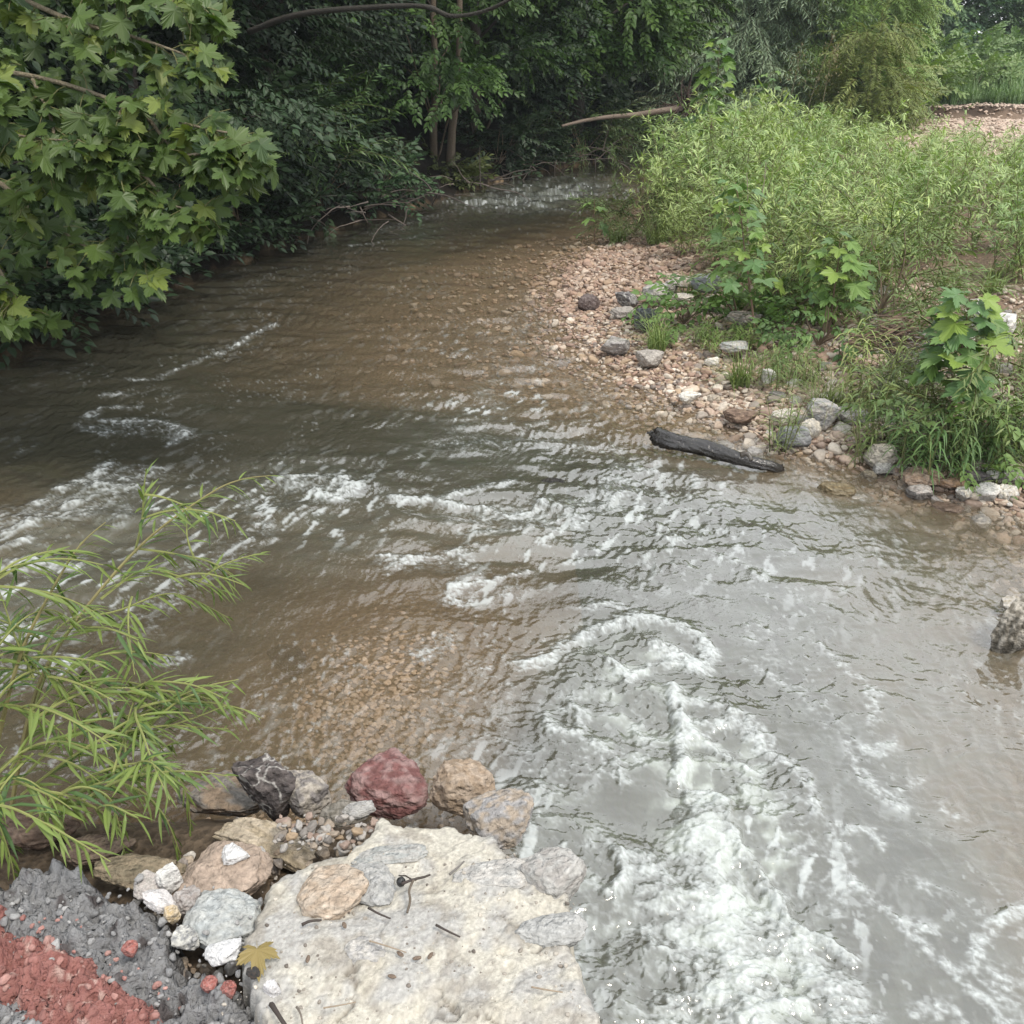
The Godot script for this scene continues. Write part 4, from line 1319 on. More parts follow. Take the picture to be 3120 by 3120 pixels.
# ---------------------------------------------------------------- loose stone
func pebbles() -> void:
	var bar := thing("gravel_bar", "reddish gravel bar of loose pebbles along the right waterline", "", Vector3.ZERO)
	bar.set_meta("kind", "structure")
	var forms := []
	for k in 7:
		forms.append(stone(Vector3(1, [0.5, 0.62, 0.4, 0.55, 0.7, 0.45, 0.6][k], [0.8, 0.9, 0.7, 0.65, 0.85, 0.95, 0.75][k]), 500 + k, 2, Color(0.85, 0.84, 0.82), Color(1.0, 1.0, 1.0), M.pebble, 0.95))
	var hues := [Color(0.34, 0.23, 0.175), Color(0.42, 0.31, 0.235), Color(0.28, 0.195, 0.155), Color(0.48, 0.39, 0.31), Color(0.24, 0.2, 0.175), Color(0.38, 0.28, 0.19), Color(0.58, 0.51, 0.43)]
	rng.seed = 5150
	var where := []
	var cols := []
	for k in 7:
		where.append([])
		cols.append([])
	var big := []
	var n := 0
	for k in 80000:
		var d := 4.3 + 12.0 * pow(rng.randf(), 1.4)
		if k % 5 == 0:
			d = rr(0.5, 4.8)
		var x := rr(0.0, 5.6)
		var er := 0.0
		if k % 3:
			er = rr(-1.0, 2.0)
			x = along(right_line, d) + er
		else:
			er = x - along(right_line, d)
		if x > 0.56 * d + 1.0 + (3.0 if d < 4.8 else 0.0) or er < -1.3:
			continue
		if er < -0.4 or er < -0.12 and rng.randf() > 0.3:
			continue
		if er > 1.3 and d > 9.0 and rng.randf() > 0.3:
			continue
		var size := 0.022 + 0.035 * pow(rng.randf(), 2.2)
		if rng.randf() < 0.035:
			size = rr(0.06, 0.11)
		var hue: Color = hues[rng.randi() % 7]
		if d < 6.6 or er > 1.6:
			hue = hue.lerp(Color(0.52, 0.46, 0.38), 0.5 * rng.randf())
		if d > 9.0:
			hue = hue.lerp(Color(0.34, 0.225, 0.165), 0.4)
		var y := ground_y(x, d) + size * rr(0.0, 0.2)
		var b := Basis.from_euler(Vector3(rr(-0.5, 0.5), rr(0, TAU), rr(-0.5, 0.5))).scaled(Vector3.ONE * size)
		var t := Transform3D(b, Vector3(x, y, -d))
		var c := tint(hue, hue, 0.15)
		if size > 0.056 and er > -0.3:
			big.append([t, c, rng.randi() % 7, size / (d + 1.0)])
		else:
			where[n % 7].append(t)
			cols[n % 7].append(c)
		n += 1
	big.sort_custom(func(p, q): return p[3] > q[3])
	var mats := []
	for h in hues:
		var m: StandardMaterial3D = M.pebble.duplicate()
		m.albedo_color = (h.lerp(Color(0.5, 0.42, 0.34), 0.3) as Color).linear_to_srgb()
		mats.append(m)
	for k in big.size():
		var q: Array = big[k]
		if k < 300:
			var o := part("pebble", forms[q[2]], bar)
			o.material_override = mats[rng.randi() % 7]
			o.transform = q[0]
		else:
			where[q[2]].append(q[0])
			cols[q[2]].append(q[1])
	# pale angular cobbles among the grass and along the shore
	var blocks := []
	for k in 6:
		blocks.append(stone(Vector3(1, [0.6, 0.5, 0.7, 0.45, 0.62, 0.55][k], [0.8, 0.7, 0.9, 0.75, 0.85, 0.65][k]), 560 + k, 3, [Color(0.66, 0.62, 0.56), Color(0.74, 0.71, 0.66), Color(0.5, 0.47, 0.44), Color(0.6, 0.53, 0.44), Color(0.36, 0.34, 0.33), Color(0.7, 0.65, 0.57)][k], [Color(0.52, 0.48, 0.43), Color(0.62, 0.58, 0.53), Color(0.38, 0.36, 0.34), Color(0.48, 0.41, 0.33), Color(0.28, 0.26, 0.25), Color(0.56, 0.5, 0.43)][k], M.rock, 0.95))
	var laid := 0
	while laid < 170:
		var d := rr(4.75, 8.8)
		var x := rr(1.3, 0.5 * d + 0.9)
		var er := x - along(right_line, d)
		if er < -0.25 or (d > 7.0 and x < 2.2):
			continue
		var s := 0.05 + 0.10 * pow(rng.randf(), 2.0)
		var o := part("cobble", blocks[rng.randi() % 6], bar)
		o.transform = Transform3D(Basis.from_euler(Vector3(rr(-0.3, 0.3), rr(0, TAU), rr(-0.3, 0.3))).scaled(Vector3.ONE * s), Vector3(x, ground_y(x, d) + s * 0.12, -d))
		laid += 1
	for k in 7:
		many("gravel", forms[k], where[k], cols[k], bar)
	# stones on the bed that show through the shallow water
	var bed := thing("creek_bed_stones", "brown stones of the bed seen through shallow water", "", Vector3.ZERO)
	bed.set_meta("kind", "structure")
	for k in 7:
		where[k] = []
		cols[k] = []
	for k in 9000:
		var d := 0.0
		var x := 0.0
		var size := 0.0
		var hue: Color = hues[rng.randi() % 7]
		if k % 3 == 0:
			d = 3.0 + rng.randfn() * 0.32
			if rng.randf() < 0.55:
				continue
			x = -0.55 + rng.randfn() * 0.2
			size = rr(0.01, 0.032)
			hue = hue.lerp(Color(0.44, 0.315, 0.2), 0.8)
		elif k % 3 == 1:
			d = rr(2.0, 5.4)
			x = rr(0.9, 2.9)
			size = rr(0.02, 0.05) if rng.randf() < 0.965 else rr(0.08, 0.14)
			hue = hue.lerp(Color(0.5, 0.43, 0.36), 0.6)
		else:
			d = rr(4.8, 14.0)
			x = along(right_line, d) - absf(rng.randfn()) * 0.9 - 0.1
			size = rr(0.02, 0.06) if rng.randf() < 0.9 else rr(0.07, 0.12)
			if rng.randf() < 0.5:
				continue
			hue = hue.lerp(Color(0.34, 0.23, 0.12), 0.5)
		var y := ground_y(x, d)
		if y > -0.01 or y < -0.35:
			continue
		var b := Basis.from_euler(Vector3(rr(-0.3, 0.3), rr(0, TAU), rr(-0.3, 0.3))).scaled(Vector3.ONE * size)
		where[k % 7].append(Transform3D(b, Vector3(x, minf(y + size * 0.1, -0.015 - size * 0.25), -d)))
		cols[k % 7].append(tint(hue, hue, 0.15))
	for k in 7:
		many("stones", forms[k], where[k], cols[k], bed)
	# the pale gravel far behind the thicket
	var far := thing("far_gravel_bar", "pale gravel flat beyond the willow thicket", "", Vector3.ZERO)
	far.set_meta("kind", "structure")
	var w := []
	var cc := []
	for k in 14000:
		var d := rr(20.0, 33.5)
		var x := rr(7.0, 0.56 * d + 4.0)
		var size := rr(0.05, 0.14)
		w.append(Transform3D(Basis.from_euler(Vector3(rr(-0.4, 0.4), rr(0, TAU), rr(-0.4, 0.4))).scaled(Vector3.ONE * size), Vector3(x, ground_y(x, d), -d)))
		cc.append(tint(Color(0.46, 0.34, 0.27), Color(0.56, 0.46, 0.38), 0.18))
	many("gravel", forms[0], w, cc, far)
	front_gravel(forms)

func front_gravel(forms: Array) -> void:
	# the pocket of small stones between the slab and the long tan rock
	var t := thing("pebble_pocket", "pocket of small mixed pebbles caught behind the pale slab", "pebbles", Vector3(-0.467, 0.44, -1.863))
	rng.seed = 61
	var hues := [Color(0.45, 0.36, 0.28), Color(0.3, 0.26, 0.23), Color(0.55, 0.55, 0.55), Color(0.5, 0.33, 0.17), Color(0.62, 0.6, 0.58), Color(0.2, 0.2, 0.21), Color(0.45, 0.3, 0.25)]
	var mats := []
	for h in hues:
		var m: StandardMaterial3D = M.pebble.duplicate()
		m.albedo_color = ((h as Color).lerp(Color(0.33, 0.28, 0.23), 0.5) * 0.7).linear_to_srgb()
		mats.append(m)
	for k in 110:
		var o := part("pebble", forms[k % 7], t)
		var s := 0.012 + 0.03 * pow(rng.randf(), 2.0)
		o.material_override = mats[rng.randi() % 7]
		o.transform = Transform3D(Basis.from_euler(Vector3(rr(-0.6, 0.6), rr(0, TAU), rr(-0.6, 0.6))).scaled(Vector3.ONE * s), Vector3(rr(-0.12, 0.13), rr(0.0, 0.03), rr(-0.05, 0.055)))

# ---------------------------------------------------------------- the near bank
var cream_a := Color(0.56, 0.53, 0.46)
var cream_b := Color(0.45, 0.44, 0.42)

func slab_crack(x: float, z: float) -> float:
	var n := noise.get_noise_2d(x * 1.6 + 31.0, z * 1.6 + 4.0) + 0.16 * fine.get_noise_2d(x * 7.0, z * 7.0)
	return (1.0 - smoothstep(0.006, 0.022, absf(n))) * smoothstep(-0.1, 0.15, noise.get_noise_2d(x * 2.0 + 80.0, z * 2.0))

func slab_top(x: float, z: float) -> float:
	var y := 0.008 * noise.get_noise_2d(x * 3.0, z * 3.0) + 0.003 * fine.get_noise_2d(x * 9.0, z * 9.0) + 0.0010 * fine.get_noise_2d(x * 50.0, z * 50.0)
	# broken layers: low ledges where flakes have come off
	var e := noise.get_noise_2d(x * 2.6 + 11.0, z * 2.6) + 0.12 * fine.get_noise_2d(x * 14.0, z * 14.0)
	y += 0.007 * smoothstep(0.0, 0.02, e) + 0.006 * smoothstep(0.3, 0.32, e) - 0.008 * (1.0 - smoothstep(-0.36, -0.33, e))
	y -= 0.010 * slab_crack(x, z)
	return y + 0.01 * smoothstep(-0.45, 0.25, x)

func slab_paint(x: float, z: float) -> Color:
	var k := smoothstep(-0.2, 0.3, noise.get_noise_2d(x * 2.6 + 11.0, z * 2.6) * 0.7 + 0.5 * fine.get_noise_2d(x * 7.0, z * 7.0))
	var col := cream_a.lerp(cream_b, k)
	col = col.lerp(Color(0.50, 0.45, 0.36), 0.4 * smoothstep(0.1, 0.5, noise.get_noise_2d(x * 5.0 + 50.0, z * 5.0)))
	var sp := fine.get_noise_2d(x * 22.0, z * 26.0)
	col = col.lerp(Color(0.3, 0.28, 0.26), 0.5 * smoothstep(0.3, 0.6, sp))
	col = col.lerp(Color(0.14, 0.12, 0.1), 0.7 * slab_crack(x, z))
	col = col.lerp(Color(0.30, 0.27, 0.23), 0.55 * smoothstep(0.22, 0.5, noise.get_noise_2d(x * 4.0 + 120.0, z * 4.0) + 0.5 * fine.get_noise_2d(x * 18.0, z * 18.0)))
	return col * (1.0 + 0.22 * fine.get_noise_2d(x * 60.0 + 3.0, z * 60.0))

func lump_top(x: float, z: float) -> float:
	var c := cell.get_noise_2d(x * 30.0 + 0.3 * noise.get_noise_2d(x * 20.0, z * 20.0), z * 30.0)
	return 0.04 * noise.get_noise_2d(x * 5.0, z * 5.0) + 0.016 * sqrt(maxf(c + 1.0, 0.0)) + 0.03 * fine.get_noise_2d(x * 13.0, z * 13.0) + 0.012 * fine.get_noise_2d(x * 45.0, z * 45.0)

func grey_paint(x: float, z: float) -> Color:
	var k := fine.get_noise_2d(x * 16.0, z * 16.0)
	var col := Color(0.20, 0.20, 0.205).lerp(Color(0.29, 0.29, 0.295), k * 0.5 + 0.5)
	return col.lerp(Color(0.1, 0.09, 0.09), smoothstep(0.3, 0.55, noise.get_noise_2d(x * 13.0 + 4.0, z * 13.0)))

func red_paint(x: float, z: float) -> Color:
	var k := fine.get_noise_2d(x * 18.0, z * 18.0)
	var col := Color(0.27, 0.115, 0.10).lerp(Color(0.36, 0.175, 0.155), k * 0.5 + 0.5)
	return col.lerp(Color(0.5, 0.34, 0.3), smoothstep(0.42, 0.6, noise.get_noise_2d(x * 24.0 + 8.0, z * 24.0)))

func near_bank() -> void:
	var t := thing("stone_slab", "large pale cream slab in front with twigs lying on it", "slab")
	var mb := MB.new()
	mass(mb, [Vector3(-0.571, 0.5, -1.564), Vector3(-0.57, 0.5, -1.67), Vector3(-0.512, 0.5, -1.727), Vector3(-0.408, 0.5, -1.769), Vector3(-0.352, 0.5, -1.821), Vector3(-0.334, 0.5, -1.898), Vector3(-0.229, 0.5, -1.866), Vector3(-0.138, 0.5, -1.866), Vector3(-0.059, 0.5, -1.821), Vector3(0.024, 0.5, -1.752), Vector3(0.114, 0.5, -1.686), Vector3(0.14, 0.5, -1.609), Vector3(0.124, 0.5, -1.529), Vector3(0.147, 0.5, -1.454), Vector3(0.168, 0.5, -1.366), Vector3(0.18, 0.5, -1.304), Vector3(0.186, 0.5, -1.167), Vector3(-0.061, 0.5, -1.091), Vector3(-0.34, 0.5, -1.109), Vector3(-0.433, 0.5, -1.24), Vector3(-0.528, 0.5, -1.354), Vector3(-0.571, 0.5, -1.428), Vector3(-0.574, 0.5, -1.494)], 0.62, 0.006, 0.045, 0.012, slab_top, slab_paint)
	part("slab_body", mb.made(M.slab, true), t)
	for q in [
		[Vector3(-0.394, 0.5, -1.624), Vector3(0.17, 0.07, 0.15), 0.4, 901, Color(0.44, 0.35, 0.27), Color(0.52, 0.44, 0.36)],
		[Vector3(-0.318, 0.5, -1.658), Vector3(0.16, 0.035, 0.11), -0.9, 902, Color(0.36, 0.36, 0.355), Color(0.42, 0.415, 0.40)],
		[Vector3(-0.286, 0.5, -1.743), Vector3(0.18, 0.03, 0.07), 0.2, 903, Color(0.36, 0.37, 0.36), Color(0.42, 0.41, 0.39)],
		[Vector3(0.096, 0.49, -1.68), Vector3(0.15, 0.12, 0.13), 0.3, 904, Color(0.38, 0.36, 0.34), Color(0.46, 0.45, 0.43)],
		[Vector3(-0.037, 0.5, -1.678), Vector3(0.2, 0.04, 0.10), 0.1, 907, Color(0.42, 0.415, 0.40), Color(0.5, 0.48, 0.45)],
		[Vector3(0.084, 0.5, -1.519), Vector3(0.16, 0.05, 0.08), 0.1, 905, Color(0.38, 0.38, 0.37), Color(0.42, 0.42, 0.41)],
		[Vector3(-0.305, 0.5, -1.467), Vector3(0.1, 0.035, 0.07), 0.1, 906, Color(0.40, 0.39, 0.38), Color(0.48, 0.46, 0.43)]]:
		var o := part("embedded_stone", stone(q[1], q[3], 4, q[4], q[5], M.rock, 0.6), t)
		o.position = q[0] + Vector3(0, 0.004, 0)
		o.rotation.y = q[2]
	rng.seed = 909
	var gw := []
	var gc := []
	for k in 520:
		var p := Vector3(-0.208, 0.5, -1.494) + Vector3(rr(-0.36, 0.36), 0, rr(-0.26, 0.4))
		var s := 0.003 + 0.009 * pow(rng.randf(), 4.0)
		gw.append(Transform3D(Basis.from_euler(Vector3(rr(0, 6), rr(0, 6), 0)).scaled(Vector3.ONE * s), Vector3(p.x, 0.5 + slab_top(p.x, p.z), p.z)))
		gc.append(tint(Color(0.5, 0.46, 0.4), Color(0.12, 0.1, 0.085), 0.2))
	many("grit", stone(Vector3(1, 0.7, 0.85), 641, 1, Color(0.9, 0.9, 0.9), Color(1, 1, 1), M.pebble, 0.95), gw, gc, t)
	var g := thing("rough_concrete", "lumpy grey concrete spill with a red stripe in the corner", "concrete")
	mb = MB.new()
	mass(mb, [Vector3(-1.463, 0.45, -1.752), Vector3(-1.175, 0.45, -1.728), Vector3(-1.099, 0.45, -1.752), Vector3(-1.024, 0.45, -1.752), Vector3(-0.937, 0.45, -1.687), Vector3(-0.864, 0.45, -1.656), Vector3(-0.794, 0.45, -1.625), Vector3(-0.727, 0.45, -1.524), Vector3(-0.688, 0.45, -1.47), Vector3(-0.628, 0.45, -1.457), Vector3(-0.57, 0.45, -1.444), Vector3(-0.522, 0.45, -1.381), Vector3(-0.487, 0.45, -1.322), Vector3(-0.479, 0.45, -1.202), Vector3(-0.613, 0.45, -1.067), Vector3(-0.958, 0.45, -1.023), Vector3(-1.416, 0.45, -1.161), Vector3(-1.623, 0.45, -1.581)], 0.4, 0.006, 0.09, 0.02, lump_top, grey_paint)
	part("grey_mass", mb.made(M.concrete, true), g)
	mb = MB.new()
	mass(mb, [Vector3(-1.352, 0.47, -1.652), Vector3(-1.177, 0.47, -1.637), Vector3(-1.113, 0.47, -1.614), Vector3(-1.098, 0.47, -1.57), Vector3(-1.063, 0.47, -1.556), Vector3(-1.028, 0.47, -1.542), Vector3(-0.976, 0.47, -1.528), Vector3(-0.908, 0.47, -1.5), Vector3(-0.845, 0.47, -1.467), Vector3(-0.801, 0.47, -1.421), Vector3(-0.754, 0.47, -1.396), Vector3(-0.715, 0.47, -1.359), Vector3(-0.662, 0.47, -1.324), Vector3(-0.589, 0.47, -1.251), Vector3(-0.649, 0.47, -1.188), Vector3(-0.846, 0.47, -1.24), Vector3(-0.956, 0.47, -1.33), Vector3(-1.028, 0.47, -1.384), Vector3(-1.12, 0.47, -1.428), Vector3(-1.265, 0.47, -1.493)], 0.06, 0.005, 0.04, 0.02, lump_top, red_paint)
	part("red_stripe", mb.made(M.concrete, true), g)
	for q in [Vector3(-0.805, 0.49, -1.489), Vector3(-0.613, 0.49, -1.401), Vector3(-0.572, 0.49, -1.389)]:
		var o := part("red_lump", stone(Vector3(0.035, 0.03, 0.035), 77, 3, Color(0.36, 0.13, 0.11), Color(0.4, 0.2, 0.18), M.concrete, 0.5), g)
		o.position = q
	# crumbs that have broken from it
	rng.seed = 88
	for pass_of in [[0, 560, "grey_crumbs", Color(0.19, 0.19, 0.195), Color(0.31, 0.305, 0.30)], [1, 110, "red_crumbs", Color(0.25, 0.11, 0.095), Color(0.40, 0.24, 0.21)]]:
		var where := []
		var cols := []
		for k in pass_of[1]:
			var p := Vector3(-0.894, 0.47, -1.493) + Vector3(rr(-0.5, 0.34), 0.0, rr(-0.2, 0.42))
			if pass_of[0]:
				p = Vector3(-1.071, 0.475, -1.489).lerp(Vector3(-0.692, 0.475, -1.292), rng.randf()) + Vector3(rr(-0.05, 0.05), 0, rr(-0.14, 0.07))
			p.y = 0.455 + lump_top(p.x, p.z) + 0.012 * pass_of[0]
			var s := 0.006 + 0.020 * pow(rng.randf(), 3.0)
			where.append(Transform3D(Basis.from_euler(Vector3(rr(0, 6), rr(0, 6), 0)).scaled(Vector3.ONE * s), p))
			cols.append(tint(pass_of[3], pass_of[4], 0.2))
		many(pass_of[2], stone(Vector3(1, 0.7, 0.85), 640, 2, Color(0.85, 0.85, 0.85), Color(1, 1, 1), M.pebble, 0.95), where, cols, g)
	# the stones round the slab
	rock("black_white_rock", Vector3(-0.684, 0.26, -2.164), Vector3(0.194, 0.22, 0.138), -0.078, 84134, Color(0.08, 0.07, 0.07), Color(0.15, 0.13, 0.125), "sharp black rock with white streaks between the willow and a grey stone", 0.98, false, 5, Color(0.6, 0.58, 0.55, 0.7))
	rock("cream_grey_rock", Vector3(-0.586, 0.26, -2.162), Vector3(0.155, 0.15, 0.143), -0.023, 4394, Color(0.42, 0.38, 0.33), Color(0.24, 0.22, 0.21), "cream and grey mottled rock leaning on the black streaked one", 0.9, false, 5)
	rock("red_rock", Vector3(-0.374, 0.14, -2.367), Vector3(0.263, 0.14, 0.235), -0.075, 11164, Color(0.20, 0.095, 0.09), Color(0.32, 0.21, 0.20), "dull red boulder at the water behind the pale slab", 0.5, false, 5)
	rock("tan_boulder", Vector3(-0.146, 0.16, -2.307), Vector3(0.198, 0.164, 0.14), -0.061, 34331, Color(0.34, 0.26, 0.19), Color(0.42, 0.34, 0.27), "rough tan boulder beside the red one at the churning water", 0.6, false, 5)
	rock("grey_tan_boulder", Vector3(-0.029, 0.3, -2.035), Vector3(0.192, 0.132, 0.143), 0.272, 67378, Color(0.38, 0.32, 0.26), Color(0.34, 0.33, 0.33), "grey and tan boulder wedged under the slab edge", 0.6, false, 5)
	rock("layered_rock", Vector3(-0.442, 0.36, -2.028), Vector3(0.155, 0.044, 0.079), 0.093, 32958, Color(0.17, 0.155, 0.13), Color(0.27, 0.25, 0.22), "dark layered flake of rock tilted under the red boulder", 0.95, false, 4, Color(0, 0, 0, 0), 0.35)
	rock("light_flake", Vector3(-0.405, 0.38, -2.023), Vector3(0.088, 0.029, 0.053), 0.337, 92542, Color(0.42, 0.41, 0.39), Color(0.36, 0.35, 0.34), "small pale grey flake against the dark layered one", 0.9)
	rock("brown_bank_rock", Vector3(-0.826, 0.2, -2.247), Vector3(0.305, 0.092, 0.175), -0.316, 22244, Color(0.27, 0.205, 0.15), Color(0.24, 0.22, 0.20), "broad brown rock half under the willow leaves", 0.8, false, 5)
	rock("long_tan_rock", Vector3(-0.618, 0.34, -1.936), Vector3(0.305, 0.071, 0.124), -0.458, 91409, Color(0.38, 0.315, 0.225), Color(0.46, 0.39, 0.3), "long low tan rock in front of the black streaked one", 0.85, false, 5)
	rock("flat_brown_rock", Vector3(-0.689, 0.38, -1.745), Vector3(0.239, 0.134, 0.197), 0.007, 97553, Color(0.42, 0.33, 0.265), Color(0.36, 0.285, 0.23), "large flat pinkish brown rock left of the pale slab", 0.8, false, 5)
	rock("white_chunk", Vector3(-0.652, 0.48, -1.759), Vector3(0.068, 0.032, 0.05), 0.267, 56674, Color(0.68, 0.67, 0.67), Color(0.62, 0.61, 0.6), "white chunk lying on top of the flat brown rock", 0.9)
	rock("blue_grey_stone", Vector3(-0.642, 0.4, -1.6), Vector3(0.184, 0.103, 0.156), -0.452, 75312, Color(0.40, 0.42, 0.42), Color(0.46, 0.47, 0.455), "smooth pale blue grey stone at the left edge of the slab", 0.7, false, 5)
	rock("white_stone", Vector3(-0.608, 0.47, -1.482), Vector3(0.077, 0.044, 0.065), 0.087, 68983, Color(0.66, 0.66, 0.67), Color(0.72, 0.72, 0.72), "bright white stone lying on the concrete beside the slab", 0.8)
	rock("speckled_white_stone", Vector3(-0.704, 0.45, -1.531), Vector3(0.062, 0.044, 0.057), -0.416, 79970, Color(0.55, 0.54, 0.5), Color(0.3, 0.3, 0.3), "grey and white stone sunk in the concrete below the blue grey one", 0.8)
	rock("mossy_brown_rock", Vector3(-0.905, 0.38, -1.791), Vector3(0.221, 0.063, 0.111), 0.068, 6324, Color(0.29, 0.235, 0.165), Color(0.22, 0.185, 0.13), "low brown rock under the drooping willow tips", 0.85, false, 5)
	rock("pale_pink_stone", Vector3(-0.838, 0.45, -1.687), Vector3(0.079, 0.04, 0.065), -0.362, 24915, Color(0.55, 0.5, 0.47), Color(0.48, 0.45, 0.42), "pale pinkish stone above the concrete spill, left of the white ones", 0.8)
	rock("white_upright_stone", Vector3(-0.787, 0.45, -1.692), Vector3(0.057, 0.081, 0.042), 0.427, 74996, Color(0.68, 0.67, 0.64), Color(0.6, 0.58, 0.56), "white stone standing against the flat brown rock", 0.85)
	rock("white_long_stone", Vector3(-0.789, 0.47, -1.626), Vector3(0.082, 0.033, 0.056), -0.404, 63690, Color(0.68, 0.66, 0.65), Color(0.6, 0.57, 0.56), "long white stone lying slantwise on the concrete edge", 0.85, false, 4, Color(0, 0, 0, 0), -0.4)
	rock("ochre_stone", Vector3(-0.751, 0.46, -1.592), Vector3(0.042, 0.044, 0.035), -0.114, 40574, Color(0.52, 0.4, 0.24), Color(0.56, 0.47, 0.35), "small ochre stone at the end of the long white one", 0.85)
	rock("small_grey_stone", Vector3(-0.734, 0.44, -1.641), Vector3(0.065, 0.07, 0.061), 0.327, 39000, Color(0.34, 0.3, 0.28), Color(0.42, 0.39, 0.37), "grey brown stone in the gap beside the flat brown rock", 0.8)
	rock("white_shard", Vector3(-0.477, 0.49, -1.367), Vector3(0.036, 0.056, 0.025), -0.346, 9288, Color(0.7, 0.69, 0.7), Color(0.62, 0.6, 0.6), "white shard at the foot of the slab beside the concrete", 0.95)
	rock("dark_bank_stone", Vector3(-1.219, 0.36, -1.953), Vector3(0.214, 0.059, 0.118), -0.008, 74857, Color(0.13, 0.09, 0.07), Color(0.19, 0.14, 0.11), "dark brown stone in the shade behind the concrete spill", 0.8)
	rock("dark_bank_stone", Vector3(-1.043, 0.36, -1.888), Vector3(0.182, 0.051, 0.096), 0.309, 59357, Color(0.15, 0.11, 0.09), Color(0.22, 0.17, 0.13), "second dark stone under the willow, nearer the mossy brown rock", 0.8)
	# small angular rubble that fills the gaps round the slab
	rng.seed = 404
	var bits := []
	for k in 6:
		bits.append(stone(Vector3(1, [0.6, 0.5, 0.7, 0.45, 0.62, 0.55][k], [0.8, 0.7, 0.9, 0.75, 0.85, 0.65][k]), 700 + k, 2, [Color(0.4, 0.33, 0.26), Color(0.5, 0.46, 0.42), Color(0.28, 0.24, 0.21), Color(0.36, 0.28, 0.21), Color(0.58, 0.56, 0.54), Color(0.22, 0.19, 0.17)][k], [Color(0.46, 0.38, 0.3), Color(0.6, 0.56, 0.5), Color(0.34, 0.3, 0.27), Color(0.42, 0.33, 0.25), Color(0.66, 0.64, 0.62), Color(0.3, 0.26, 0.23)][k], M.rock, 0.98))
	for k in 210:
		var a := Vector3(-0.902, 0.4, -1.703).lerp(Vector3(-0.36, 0.4, -1.928), rng.randf())
		if k % 3 == 1:
			a = Vector3(-0.78, 0.4, -1.672).lerp(Vector3(-0.53, 0.4, -1.348), rng.randf())
		elif k % 3 == 2:
			a = Vector3(-0.999, 0.38, -1.822).lerp(Vector3(-0.008, 0.36, -1.933), rng.randf())
		a += Vector3(rr(-0.05, 0.05), 0, rr(-0.06, 0.06))
		var o := part("rubble", bits[rng.randi() % 6], soil)
		var s := 0.012 + 0.034 * pow(rng.randf(), 2.0)
		o.transform = Transform3D(Basis.from_euler(Vector3(rr(0, 6), rr(0, 6), 0)).scaled(Vector3.ONE * s), Vector3(a.x, maxf(ground_y(a.x, -a.z), 0.3) + rr(0.0, 0.05), a.z))
	debris()

func stick(called: String, label: String, pts: Array, r: float, col: Color) -> Node:
	var mb := MB.new()
	tube(mb, smooth_line(pts, 4), r, r * 0.6, 6, col, 0.2)
	return tag(part(called, mb.made(M.plain, true), self), label, "twig")

